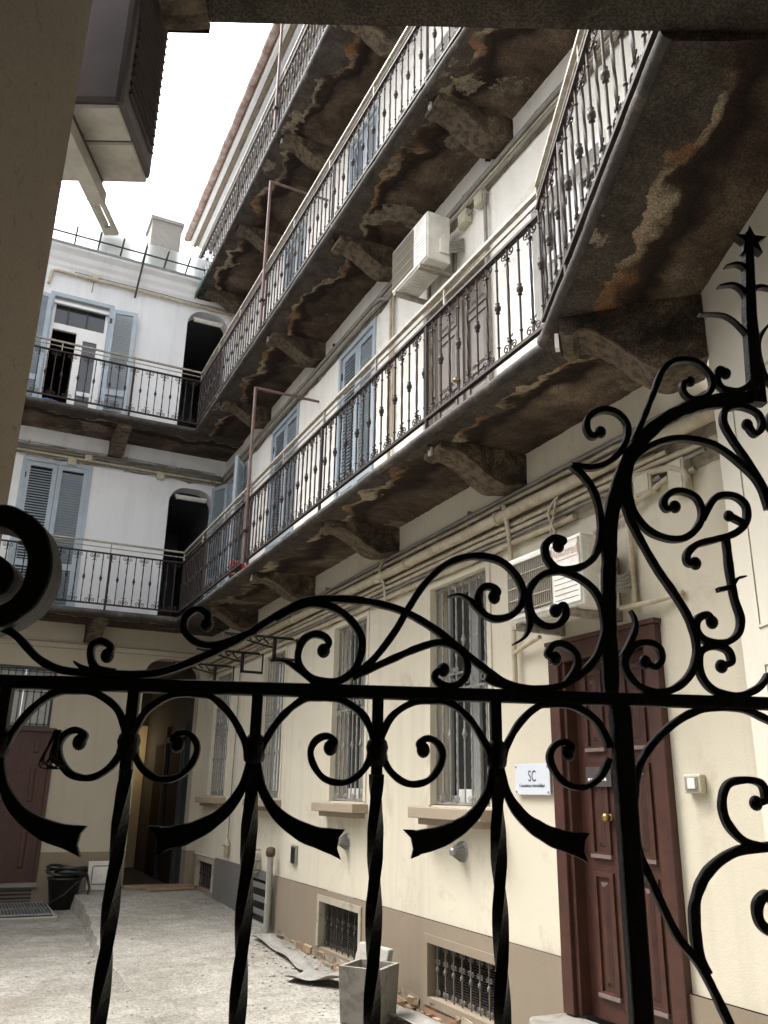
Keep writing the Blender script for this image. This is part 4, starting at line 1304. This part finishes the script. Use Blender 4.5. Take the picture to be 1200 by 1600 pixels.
# --- planter and debris
pz0 = .0
pl = empty('planter', (3.10, 6.62, -.015), math.radians(-52), 'tapered square grey concrete planter standing by the wall', 'planter')
def frustum(m, r0, r1, z0, z1, inner=None):
    a = [(-r0, -r0, z0), (r0, -r0, z0), (r0, r0, z0), (-r0, r0, z0)]; b = [(-r1, -r1, z1), (r1, -r1, z1), (r1, r1, z1), (-r1, r1, z1)]
    m.add(a + b, [(0, 3, 2, 1), (0, 1, 5, 4), (1, 2, 6, 5), (2, 3, 7, 6), (3, 0, 4, 7)])
    i1 = inner; c = [(-i1, -i1, z1), (i1, -i1, z1), (i1, i1, z1), (-i1, i1, z1)]; d = [(-i1 + .02, -i1 + .02, z1 - .16), (i1 - .02, -i1 + .02, z1 - .16), (i1 - .02, i1 - .02, z1 - .16), (-i1 + .02, i1 - .02, z1 - .16)]
    m.add(b + c, [(0, 1, 5, 4), (1, 2, 6, 5), (2, 3, 7, 6), (3, 0, 4, 7)])
    m.add(c + d, [(0, 1, 5, 4), (1, 2, 6, 5), (2, 3, 7, 6), (3, 0, 4, 7)])
    return m
frustum(MB(), .160, .178, 0, .39, .148).build('pot', M['concrete'], pl, bevel=.008)
B(-.136, .136, -.136, .136, .22, .30).build('soil', M['black_plastic'], pl)
sb = MB().hexa([(0, 0, 0), (.42, 0, 0), (.42, .06, 0), (0, .06, 0), (.02, .14, .46), (.40, .14, .45), (.40, .20, .45), (.02, .20, .46)])
tag(sb.build('stone_slab', M['concrete_light'], None, (3.10, 7.12, -.01), math.radians(-74), bevel=.012), 'rough pale stone slab leaning behind the concrete planter', 'slab')
def curled_sheet(name, pts, w, label, mat='tarp'):
    m = MB(); S = spline(pts, 6); vs = []
    for i, (x, y, z) in enumerate(S):
        a = S[max(0, i - 1)]; b = S[min(len(S) - 1, i + 1)]
        t = Vector((b[0] - a[0], b[1] - a[1], 0)).normalized(); n = Vector((-t.y, t.x, 0))
        for k in range(5):
            u = (k / 4 - .5) * w
            vs.append((x + n.x * u, y + n.y * u, max(z - .03, pz(x, y) + .004) + .03 * (k / 4 - .5) ** 2 * 4 * (1 + .5 * math.sin(i * .7)) + .008))
    fs = [(i * 5 + k, i * 5 + k + 1, i * 5 + k + 6, i * 5 + k + 5) for i in range(len(S) - 1) for k in range(4)]
    m.add(vs, fs, True)
    o = m.build(name, M[mat], None)
    s = o.modifiers.new("thickness", 'SOLIDIFY'); s.thickness = .005
    tag(o, label, 'sheet')
curled_sheet('membrane_strip', [(3.30, 10.0, .05), (3.32, 9.4, .05), (3.30, 8.8, .04), (3.28, 8.35, .03)], .16, 'narrow grey membrane strip curling along the foot of the wall')
curled_sheet('membrane_sheet', [(3.10, 8.25, .02), (3.24, 8.05, .03), (3.40, 7.85, .07), (3.5, 7.7, .12)], .34, 'curled pale sheet lying flat near the stone slab')
curled_sheet('membrane_scrap', [(3.25, 6.65, .02), (3.36, 6.35, .05), (3.34, 6.0, .03), (3.42, 5.6, .06)], .20, 'crumpled grey membrane on the ground right of the planter')
# loose rubble
m = MB()
for k in range(900):
    x = random.uniform(-.6, 3.5); y = random.uniform(5.2, 13.8)
    if random.random() < .6: x = 3.5 - abs(random.gauss(0, .30))
    elif random.random() < .3: x = path_edge(y) - abs(random.gauss(.05, .12))
    s = random.uniform(.004, .013) if k % 15 else random.uniform(.015, .026)
    m.sphere((x, y, pz(x, y) + s * .25), s, 6, 4, (random.uniform(.7, 1.3), random.uniform(.7, 1.3), random.uniform(.5, .8)))
tag(m.build('rubble', M['concrete_light'], None), 'scattered bits of rubble and grit on the courtyard ground', 'rubble', kind='stuff')

# --- far end clutter
bz = gz(1.62, 13.75)
bk = empty('bucket', (1.62, 13.95, bz), 0, 'black plastic bucket with a coiled hose piled in it', 'bucket')
MB().lathe([(.0, .0), (.17, .0), (.235, .40), (.25, .40), (.25, .42), (.225, .42), (.165, .02), (0, .02)], 22).build('tub', M['black_plastic'], bk)
MB().tube([(-.20, -.13, .08), (.0, -.235, .22), (.16, -.20, .38)], .008, 6).build('handle', M['black_plastic'], bk)
hs_ = empty('garden_hose', (1.66, 13.95, bz + .40), 0, 'black hose coiled on top of the bucket', 'hose')
m = MB(); pts = []
for k in range(110):
    t = k / 110 * 2 * PI * 3.6
    r = .20 + .05 * math.sin(k * .31)
    pts.append((r * 1.2 * math.cos(t), r * .9 * math.sin(t), .04 + .10 * k / 110 + .04 * math.sin(t * 1.5 + 1)))
m.tube(pts, .022, 7); m.build('coil', M['hose'], hs_)
MB().tube([(.26, .0, .05), (.30, -.10, -.12), (.25, -.16, -.36)], .02, 7).build('hose_end', M['hose'], hs_)
wp = empty('access_panel', (2.17, 14.28, pz(2.17, 14.2)), 0, 'white framed access panel leaning on the dado behind the hose', 'panel')
B(-.20, .20, -.02, .03, 0, .40).build('board', M['ac_white'], wp, bevel=.006)
m = MB(); m.tube([(-.135, -.022, .09), (-.135, -.022, .32), (-.12, -.022, .335), (.15, -.022, .335), (.16, -.022, .32), (.16, -.022, .09), (.15, -.022, .08), (-.12, -.022, .08), (-.135, -.022, .09)], .006, 5)
m.build('gasket', M['hose'], wp)
gr = empty('floor_grating', (.86, 13.30, .01), 0, 'steel grating on a raised concrete kerb before the far door', 'grating')
B(-.55, .58, -.62, .80, -.1, .03).build('kerb', M['concrete_light'], gr, bevel=.015)
B(-.50, .52, -.55, .74, .03, .042).build('pit_shade', M['black_plastic'], gr)  # black plate; the hollow's darkness is only its colour
bm_ = B(-.006, .006, -.55, .74, .042, .068).mesh('grating_bar', M['zinc'])
for k in range(26): link('grating_bar', bm_, gr, (-.50 + 1.02 * k / 25, 0, 0))
for y in (-.55, .1, .74): B(-.51, .53, y - .008, y + .008, .046, .066).build('cross_bar', M['zinc'], gr)
zz = pz(3, 14.3)
tag(MB().hexa([(2.50, 14.10, zz), (3.56, 14.02, zz), (3.56, 14.36, zz), (2.50, 14.38, zz), (2.50, 14.10, zz + .045), (3.56, 14.02, zz + .045), (3.56, 14.36, zz + .045), (2.50, 14.38, zz + .045)]).build('threshold_board', M['wood'], None, bevel=.004), 'wide grey wooden board at the threshold of the passage', 'board')
tag(MB().hexa([(2.86, 13.90, zz), (3.52, 13.94, zz), (3.52, 14.01, zz), (2.82, 13.99, zz), (2.86, 13.90, zz + .03), (3.52, 13.94, zz + .03), (3.52, 14.01, zz + .03), (2.82, 13.99, zz + .03)]).build('plank', M['wood2'], None), 'narrow orange plank lying before the threshold board', 'plank')
# lit lamp inside the passage
lp = empty('passage_lamp', (2.80, 18.25, 2.45), 0, 'warm lamp glowing inside the dark ground floor passage', 'lamp')
m, nt, bs = newmat('warm_lamp'); bs.inputs["Emission Color"].default_value = (1, .72, .32, 1); bs.inputs["Emission Strength"].default_value = 1.0
bs.inputs["Base Color"].default_value = (.8, .6, .3, 1)
MB().sphere((0, 0, 0), .05, 10, 6).build('globe', m, lp)
MB().lathe([(.055, .04), (.06, .07), (.02, .10), (0, .10)], 10).build('cap', M['grille_dark'], lp)
MB().tube([(0, 0, .09), (-.13, 0, .12)], .012, 6).build('arm', M['grille_dark'], lp)
ld = bpy.data.lights.new("passage_lamp_light", 'POINT'); ld.energy = 4.5; ld.color = (1, .72, .36); ld.shadow_soft_size = .06
lo = bpy.data.objects.new("passage_lamp_light", ld); col.objects.link(lo); lo.parent = lp; lo.location = (.0, -.12, -.02)

# --- tube lamps over the two arches
for z, lab in ((6.62, 'unlit tube lamp under the first floor arch'), (10.26, 'unlit tube lamp under the second floor arch')):
    t = empty('tube_lamp', (3.02, 14.46, z), 0, lab, 'lamp', 'tube lamps under the arches')
    MB().tube([(-.27, 0, 0), (.27, 0, 0)], .035, 10).build('diffuser', M['tube_lamp'], t)
    B(-.29, .29, -.03, .05, .02, .045).build('housing', M['ac_white'], t)

# --- washing line poles
for z, lab in ((Z1, 'red oxide clothes pole rising from the first floor balcony'), (Z2, 'red oxide clothes pole rising from the second floor balcony'), (Z3, 'red oxide clothes pole rising from the third floor balcony')):
    t = empty('clothes_pole', RP(4.75, .885, z + .02), RZ, lab, 'pole', 'clothes poles on the balconies')
    MB().tube([(0, 0, 0), (0, 0, 2.38)], .021, 10).build('upright', M['rust_pole'], t)
    MB().tube([(0, .0, 2.375), (0, .885, 2.375)], .019, 8).build('arm', M['rust_pole'], t)
    B(-.035, .035, -.035, .03, .40, .43).build('clamp', M['rail_iron'], t)
# --- pot of red flowers
fp = empty('flower_pot', RP(3.55, .62, Z1 + .0), RZ, 'red flowers in a small pot on the first floor balcony', 'flower pot')
MB().lathe([(0, 0), (.075, 0), (.10, .16), (.11, .16), (.11, .18), (0, .17)], 14).build('pot', M['terracotta'], fp)
m = MB()
for k in range(80):
    t = random.random() * 6.28; r = random.uniform(0, .15); z = random.uniform(.16, .30)
    c = Vector((r * math.cos(t), r * math.sin(t), z)); u = Vector((random.uniform(-1, 1), random.uniform(-1, 1), random.uniform(-.6, .6))).normalized() * .035; w = u.cross(Vector((0, 0, 1))).normalized() * .022
    m.add([c - u, c + w, c + u, c - w], [(0, 1, 2, 3)])
m.build('leaves', M['leaf'], fp)
m = MB()
for k in range(26):
    t = random.random() * 6.28; r = random.uniform(0, .16)
    for j in range(5):
        s_ = random.uniform(.016, .028)
        m.sphere((r * math.cos(t) + random.uniform(-.02, .02), r * math.sin(t) - .02 + random.uniform(-.02, .02), random.uniform(.24, .36)), s_, 5, 3, (1, 1, .5))
m.build('blooms', M['flower'], fp)
bu = empty('blue_tub', (.40, 14.15, Z2), 0, 'blue plastic tub behind the railing at the white glazed door', 'tub')
MB().lathe([(0, 0), (.15, 0), (.19, .28), (.21, .28), (.21, .31), (.18, .31), (.15, .03), (0, .03)], 18).build('tub', M['blue_bucket'], bu)
MB().tube([(-.2, 0, .29), (-.12, 0, .36), (.12, 0, .36), (.2, 0, .29)], .008, 6).build('handle', M['blue_bucket'], bu)

# --- glass canopy along the far eaves
cn = empty('glass_canopy', (0, 14.4, 10.98), 0, 'iron framed glass canopy along the top of the far wall', 'canopy')
y0, y1, za, zb = -.10, -.62, .03, .16
xs = [-1.2 + .405 * k for k in range(13)]
m = MB(); m.tube([(-1.4, y0, za), (3.58, y0, za)], .016, 6); m.build('wall_rail', M['grille_dark'], cn)
m = MB(); m.tube([(-1.4, -.42, .105), (3.58, -.42, .105)], .016, 6); m.build('purlin', M['grille_dark'], cn)
for k, x in enumerate(xs):
    if x > 3.55: continue
    MB().tube([(x, y0, za), (x - .0, y1, zb)], .016, 6).build('rafter', M['grille_dark'], cn)
    if k < len(xs) - 1 and xs[k + 1] < 3.6:
        m = MB(); m.hexa([(x + .02, y0, za + .012), (x + .385, y0, za + .012), (x + .385, y1 - .03, zb + .018), (x + .02, y1 - .03, zb + .018),
                          (x + .02, y0, za + .020), (x + .385, y0, za + .020), (x + .385, y1 - .03, zb + .026), (x + .02, y1 - .03, zb + .026)])
        m.build('pane', M['canopy_glass'], cn)
MB().tube([(1.64, -.60, .16), (1.60, -.02, -.62)], .018, 6).build('strut', M['grille_dark'], cn)
# --- iron brackets over the ground-floor windows
for k, (xl, lab) in enumerate(((4.38, 'nearest fan scrolled iron bracket high on the wall before the barred windows'), (3.0, 'middle fan scrolled iron bracket high on the wall'), (1.55, 'farthest fan scrolled iron bracket beside the passage'))):
    b = empty('iron_bracket', RP(xl, 0, 3.46), RZ + PI / 2, lab, 'bracket', 'fan scrolled iron brackets on the wall')
    # local x = world x towards the wall (0 at wall), so outwards is -x
    m = MB(); m.bar2d([(0, 0), (-.95, .0)], .03, .03); m.build('top_bar', M['iron'], b)
    m = MB(); m.bar2d([(0, .0), (0, -.27)], .035, .03); m.bar2d([(-.30, .0), (-.30, -.27)], .045, .03); m.bar2d([(0, -.26), (-.32, -.26)], .035, .03); m.build('square_frame', M['iron'], b)
    m = MB(); m.bar2d(spline([(-.31, -.13), (-.48, -.10), (-.66, -.06), (-.80, -.03), (-.95, .0)], 5), .022, .02); m.build('lower_bar', M['iron'], b)
    for j in range(4):
        x = -.44 - .11 * j
        m = MB(); m.bar2d(spline([(x, 0), (x - .01 + .015, -.035 + .008 * j), (x + .06, -.085 + .016 * j)], 4), .018, .016); m.build('spoke', M['iron'], b)
# --- overhead wires and aerial
wr = empty('overhead_wires', (0, 15.5, 12.2), 0, 'thin overhead wires crossing the sky above the far roof', 'wires')
m = MB()
m.tube(spline([(-3, 0, 2.0), (-.5, 0, 1.05), (.6, 0, .8), (1.9, -.2, .25)], 6), .010, 5); m.tube(spline([(-2, 0, .2), (.3, 0, 1.1), (2.2, .2, 1.9), (2.7, 0, 2.4)], 6), .006, 5)
m.tube([(1.78, -.4, -.2), (2.15, -.3, 2.1)], .010, 5)
m.build('wire', M['grille_dark'], wr)
# small knobs, hooks on the right wall
for (xl, z, lab) in ((9.02, 7.28, 'nearest'), (6.9, 7.26, 'middle'), (5.3, 7.2, 'farthest')):
    o = MB().lathe([(0, -.05), (.022, -.045), (.026, -.03), (.012, -.02), (.016, 0)], 8, (0, 0, 0), 'y').build('wall_hook', M['rail_iron'], None, RP(xl, 0, z), RZ)
    tag(o, lab + ' of three small iron hook studs under the second floor balcony', 'hook', 'iron hook studs under the second balcony')

# ================================================================== THE GATE in front of the camera
CREST=[
(0.0120,0,0,[(-0.391,1.827),(-0.346,1.813),(-0.326,1.804),(-0.301,1.781),(-0.278,1.769),(-0.252,1.765),(-0.214,1.764),(-0.164,1.767),(-0.121,1.783),(-0.081,1.804),(-0.054,1.822),(-0.018,1.847),(0.007,1.859),(0.046,1.862),(0.085,1.859),(0.124,1.849),(0.164,1.827),(0.203,1.797),(0.241,1.770),(0.268,1.762),(0.293,1.761)]),
(0.0120,1,0,[(-0.211,1.766),(-0.232,1.770),(-0.240,1.782),(-0.240,1.796),(-0.230,1.801),(-0.219,1.795),(-0.222,1.785)]),
(0.0084,0,1,[(-0.233,1.766),(-0.249,1.771),(-0.258,1.777)]),
(0.0120,1,0,[(-0.054,1.820),(-0.081,1.808),(-0.103,1.801),(-0.123,1.804),(-0.137,1.817),(-0.137,1.833),(-0.125,1.843),(-0.112,1.837),(-0.112,1.825)]),
(0.0120,1,0,[(-0.032,1.835),(-0.017,1.844),(0.008,1.854),(0.034,1.852),(0.057,1.838),(0.071,1.818),(0.072,1.798),(0.062,1.775),(0.042,1.763),(0.017,1.765),(0.001,1.778),(-0.003,1.793),(0.002,1.810),(0.014,1.818),(0.027,1.816),(0.033,1.808),(0.027,1.799)]),
(0.0120,1,0,[(0.062,1.769),(0.087,1.781),(0.112,1.793),(0.138,1.805),(0.164,1.813),(0.185,1.809),(0.198,1.796),(0.199,1.777),(0.189,1.765),(0.175,1.761),(0.162,1.768),(0.162,1.777),(0.171,1.781)]),
(0.0120,1,0,[(0.062,1.768),(0.087,1.791),(0.112,1.825),(0.127,1.852),(0.148,1.885),(0.175,1.911),(0.207,1.923),(0.240,1.920),(0.261,1.904),(0.272,1.881),(0.268,1.863),(0.254,1.849),(0.233,1.845),(0.217,1.855),(0.214,1.871),(0.220,1.883),(0.231,1.885),(0.239,1.879),(0.235,1.872)]),
(0.0096,0,1,[(0.225,1.846),(0.213,1.858),(0.204,1.867),(0.191,1.873),(0.177,1.870)]),
(0.0096,0,1,[(0.017,1.762),(-0.003,1.777),(-0.018,1.785),(-0.035,1.785)]),
(0.0120,2,0,[(0.312,1.858),(0.322,1.865),(0.325,1.853),(0.314,1.840),(0.297,1.838),(0.283,1.849),(0.278,1.869),(0.283,1.889),(0.300,1.904),(0.323,1.908),(0.346,1.900),(0.365,1.883),(0.373,1.858),(0.372,1.830),(0.360,1.802),(0.339,1.780),(0.310,1.765),(0.271,1.761),(0.239,1.766),(0.222,1.773)]),
(0.0120,2,0,[(0.320,1.942),(0.327,1.949),(0.314,1.952),(0.303,1.942),(0.304,1.925),(0.317,1.912),(0.341,1.913),(0.362,1.925),(0.373,1.945),(0.378,1.976),(0.373,2.013),(0.360,2.037),(0.343,2.053)]),
(0.0120,1,0,[(0.343,2.053),(0.373,2.052),(0.398,2.064),(0.418,2.088),(0.424,2.115),(0.412,2.133),(0.391,2.137),(0.371,2.125),(0.367,2.108),(0.374,2.097),(0.386,2.104)]),
(0.0120,1,0,[(0.321,1.769),(0.335,1.789),(0.335,1.805),(0.321,1.816),(0.307,1.815),(0.300,1.804),(0.309,1.799)]),
(0.0096,0,1,[(0.277,1.863),(0.279,1.841),(0.272,1.824),(0.257,1.814)]),
(0.0224,0,0,[(0.376,1.752),(0.380,1.856),(0.385,1.922),(0.392,1.983),(0.409,2.039),(0.430,2.079),(0.465,2.118),(0.508,2.145),(0.560,2.162),(0.605,2.169)]),
(0.0108,1,0,[(0.432,2.095),(0.449,2.132),(0.466,2.170),(0.482,2.204),(0.503,2.220),(0.530,2.220),(0.548,2.204),(0.551,2.184),(0.540,2.167),(0.521,2.161),(0.509,2.170),(0.509,2.184),(0.520,2.189)]),
(0.0120,2,1,[(0.573,2.205),(0.564,2.210),(0.559,2.198),(0.563,2.183),(0.576,2.178),(0.594,2.181),(0.610,2.197),(0.617,2.221),(0.617,2.254),(0.604,2.280),(0.581,2.298),(0.544,2.297)]),
(0.0120,0,1,[(0.621,2.319),(0.616,2.341),(0.601,2.351),(0.578,2.346)]),
(0.0120,0,1,[(0.630,2.366),(0.624,2.381),(0.611,2.387),(0.593,2.381)]),
(0.0120,2,0,[(0.480,2.003),(0.468,1.999),(0.465,2.010),(0.476,2.022),(0.493,2.025),(0.511,2.016),(0.516,1.995),(0.506,1.974),(0.487,1.960),(0.463,1.959),(0.439,1.970),(0.422,1.996),(0.418,2.030),(0.426,2.063),(0.449,2.085),(0.482,2.099),(0.513,2.101),(0.547,2.093),(0.579,2.068),(0.601,2.041),(0.609,2.006)]),
(0.0120,1,0,[(0.412,2.033),(0.413,1.996),(0.424,1.966),(0.447,1.919),(0.468,1.885),(0.485,1.851),(0.490,1.817),(0.481,1.789),(0.462,1.770),(0.439,1.762),(0.416,1.766),(0.401,1.779),(0.396,1.798),(0.409,1.817),(0.427,1.822),(0.441,1.816),(0.443,1.802),(0.434,1.792),(0.422,1.798)]),
(0.0096,0,1,[(0.394,1.804),(0.411,1.834),(0.413,1.851),(0.408,1.862)]),
(0.0120,1,0,[(0.515,1.986),(0.528,2.008),(0.542,2.021),(0.564,2.022),(0.578,2.009),(0.575,1.986),(0.558,1.970),(0.529,1.960),(0.504,1.952),(0.490,1.939),(0.490,1.927),(0.500,1.927)]),
(0.0108,1,0,[(0.574,1.984),(0.565,1.988),(0.553,1.994)]),
(0.0120,1,0,[(0.545,1.963),(0.545,1.914),(0.547,1.882),(0.552,1.856),(0.545,1.836),(0.526,1.825),(0.503,1.827),(0.492,1.840),(0.495,1.854),(0.508,1.860),(0.514,1.851)]),
(0.0084,0,1,[(0.526,1.893),(0.543,1.898),(0.554,1.909),(0.565,1.912)]),
(0.0120,2,0,[(0.520,1.796),(0.533,1.802),(0.530,1.816),(0.514,1.821),(0.497,1.815),(0.491,1.802),(0.493,1.782),(0.507,1.766),(0.535,1.760),(0.563,1.770),(0.580,1.787)]),
(0.0120,2,0,[(0.595,2.128),(0.604,2.114),(0.616,2.127),(0.612,2.146),(0.590,2.155),(0.568,2.150),(0.561,2.130),(0.571,2.104),(0.589,2.072),(0.607,2.034),(0.615,2.006)])]
LOWER_RIGHT=[
(0.0120,0,0,[(0.603,1.714),(0.572,1.732),(0.537,1.745),(0.491,1.743),(0.456,1.728),(0.424,1.702),(0.404,1.674),(0.396,1.644),(0.393,1.613),(0.396,1.582),(0.410,1.546),(0.433,1.495),(0.458,1.463),(0.484,1.408),(0.495,1.380)]),
(0.0120,2,0,[(0.544,1.636),(0.556,1.641),(0.553,1.658),(0.533,1.662),(0.511,1.656),(0.502,1.635),(0.506,1.613),(0.524,1.594),(0.553,1.588),(0.577,1.591)]),
(0.0152,0,0,[(0.577,1.590),(0.553,1.588),(0.511,1.582),(0.477,1.561),(0.459,1.532),(0.455,1.502),(0.457,1.473),(0.464,1.456)]),
(0.0152,1,0,[(0.563,1.494),(0.541,1.500),(0.531,1.511),(0.532,1.527),(0.543,1.537),(0.554,1.532)])]
BAY_ARCH=[(0.004,1.695),(0.007,1.707),(0.019,1.727),(0.044,1.742),(0.070,1.744),(0.090,1.741),(0.113,1.722),(0.130,1.696),(0.136,1.679)]
BAY_SCROLL=[(0.005,1.683),(0.015,1.665),(0.030,1.653),(0.045,1.650),(0.062,1.655),(0.074,1.669),(0.078,1.684),(0.072,1.696),(0.060,1.701),(0.050,1.695),(0.055,1.688)]
BAY_TAIL=[(0.139,1.672),(0.133,1.646),(0.121,1.625),(0.104,1.609),(0.077,1.595),(0.048,1.588)]
BIG=[(-0.395,1.938),(-0.366,1.943),(-0.344,1.939),(-0.324,1.926),(-0.311,1.906),(-0.306,1.882),(-0.310,1.853),(-0.325,1.832),(-0.347,1.820),(-0.375,1.816)]
BIG_END=[(-0.398,1.868),(-0.373,1.889),(-0.347,1.876),(-0.347,1.859),(-0.366,1.851)]

GT = math.radians(20)
GATE = empty('iron_gate', (math.sin(GT), math.cos(GT), 0), -GT, 'black wrought iron gate with scrolls twisted bars and a star finial', 'gate')
ZR = 1.752
DEP = .011
def scroll_part(w, bulb, taper, pts, name='scroll', mirror=None, dep=DEP):
    S = spline(pts, 7)
    if mirror is not None: S = [(2 * mirror - x, z) for x, z in S]
    n = len(S)
    ws = [w] * n
    if taper:
        ws = [w * (1 - .75 * max(0, (i / (n - 1) - .35) / .65)) for i in range(n)]
    ws = [q * (.82 if w > .02 else .72) for q in ws]
    m = MB(); m.bar2d(S, ws, dep, .22)
    if bulb:
        e = S[-1] if bulb == 1 else S[0]
        m.sphere((e[0], 0, e[1]), w * .66, 10, 7, (1, .95, 1.12))
    return m.build(name, M['iron'], GATE)
for (w, bulb, taper, pts) in CREST:
    scroll_part(w, bulb, taper, pts, 'main_arch' if w > .02 else 'scroll')
CX = .622
# the half hidden beyond the frame mirrors the half in view
for i, (w, bulb, taper, pts) in enumerate(CREST):
    if max(p[0] for p in pts) < CX + .002:
        scroll_part(w, bulb, taper, pts, 'main_arch' if w > .02 else 'scroll', CX)
for (w, bulb, taper, pts) in LOWER_RIGHT:
    scroll_part(w, bulb, taper, pts); scroll_part(w, bulb, taper, pts, 'scroll', CX)
m = MB(); m.bar2d([(CX - .008, 2.16), (CX - .002, 2.30), (CX + .012, 2.44)], [.022, .017, .012], .018, .2); m.build('finial_stem', M['iron'], GATE)
st = []
for k in range(10):
    t = PI / 2 + k * PI / 5; r = .026 if k % 2 == 0 else .011
    st.append((CX + .014 + r * math.cos(t), 2.428 + r * math.sin(t)))
MB().prism_y(st[::-1], -.007, .007).build('star_finial', M['iron'], GATE)
# rails, bars, bays
B(-.80, 2.04, -.008, .008, ZR - .0078, ZR + .0078).build('top_rail', M['iron'], GATE, bevel=.003)
B(-.80, 2.04, -.012, .012, .12, .15).build('bottom_rail', M['iron'], GATE, bevel=.003)
def twisted_bar():
    m = MB()
    m.box(-.0062, .0062, -.0062, .0062, 1.66, ZR - .007)
    n = 190
    m.tube([(0, 0, 1.66 - (1.51) * k / n) for k in range(n + 1)], [.0092 + .0010 * noise.noise((k * .3, 0, 0)) for k in range(n + 1)], 4, True, 18.7, False, .4)
    m.lathe([(.007, 1.668), (.0115, 1.672), (.0128, 1.678), (.0118, 1.684), (.0132, 1.690), (.0112, 1.697), (.007, 1.701)], 9)
    return m.mesh('twisted_bar', M['iron'])
TB = twisted_bar()
SX = .2343
x0 = .0930
PITCH = .1400
xsb = [x0 + PITCH * k for k in range(-6, 2)]
for x in xsb: link('bar', TB, GATE, (x, 0, 0))
for x in xsb: 
    xm = 2 * CX - x
    if xm > CX + .2: link('bar', TB, GATE, (xm, 0, 0))
B(.3855 - .0118, .3855 + .0118, -.010, .010, .05, ZR - .0079).build('meeting_stile', M['iron'], GATE, bevel=.003)
xr = 2 * CX - .3855
B(xr - .0118, xr + .0118, -.010, .010, .05, ZR - .0079).build('meeting_stile', M['iron'], GATE, bevel=.003)
def bay(xl, flip, mirror=None):
    def T(pts):
        out = []
        for a, z in pts:
            a = a * PITCH / .1432
            x = xl + (PITCH - a if flip else a)
            out.append((x if mirror is None else 2 * mirror - x, z))
        return out
    S = spline(T(BAY_ARCH), 6); m = MB(); m.bar2d(S, .0080, DEP, .25); m.build('bay_arch', M['iron'], GATE)
    S = spline(T(BAY_SCROLL), 6); m = MB(); m.bar2d(S, .0076, DEP, .25); m.sphere((S[-1][0], 0, S[-1][1]), .0080, 10, 7, (1, .9, 1.15)); m.build('bay_scroll', M['iron'], GATE)
    S = spline(T(BAY_TAIL), 6); n = len(S); m = MB()
    m.bar2d(S, [.0085 + .0185 * (i / (n - 1)) ** 1.7 for i in range(n)], DEP * .8, .12)
    e = S[-1]; p = S[-3]; dx, dz = e[0] - p[0], e[1] - p[1]; l = math.hypot(dx, dz); dx /= l; dz /= l
    poly = [(e[0] - dz * .0135, e[1] + dx * .0135), (e[0] - dz * .0150 + dx * .010, e[1] + dx * .0150 + dz * .010), (e[0] - dz * .006 + dx * .0055, e[1] + dx * .006 + dz * .0055), (e[0] + dz * .006 + dx * .0058, e[1] - dx * .006 + dz * .0058), (e[0] + dz * .0165 + dx * .013, e[1] - dx * .0165 + dz * .013), (e[0] + dz * .0135, e[1] - dx * .0135)]
    m.prism_y(poly if (dx > 0) else poly[::-1], -DEP * .35, DEP * .35)
    m.build('leaf_tail', M['iron'], GATE)
for k in range(-6, 2):
    bay(x0 + PITCH * k, k % 2 != 0)
    if k < 1: bay(x0 + PITCH * k, k % 2 != 0, CX)
# heavy scroll at the left with its rolled end
m = MB(); S = spline(BIG, 7); m.bar2d(S, [.022 + .007 * math.sin(PI * i / (len(S) - 1)) for i in range(len(S))], .045, .1, .15); m.build('heavy_scroll', M['iron'], GATE)
m = MB(); S = spline(BIG_END, 7); m.bar2d(S, .022, .045, .1, .2); m.build('heavy_scroll', M['iron'], GATE)
# a wisp of dry twine caught on a scroll
m = MB()
for k in range(12):
    px, pz_ = -.262 + random.uniform(-.004, .004), 1.690
    m.tube(spline([(px, -.012, pz_ + .01), (px + random.uniform(-.012, .006), -.02, pz_ - .02), (px + random.uniform(-.014, .012), -.015, pz_ - .024 - .006 * random.random()), (px + random.uniform(-.006, .006), -.012, pz_ - .031)], 4), .0010, 4)
tag(m.build('dry_twine', M['grille_dark'], None, (math.sin(GT), math.cos(GT), 0), -GT), 'wisp of dry twine tangled on a gate scroll', 'twine')
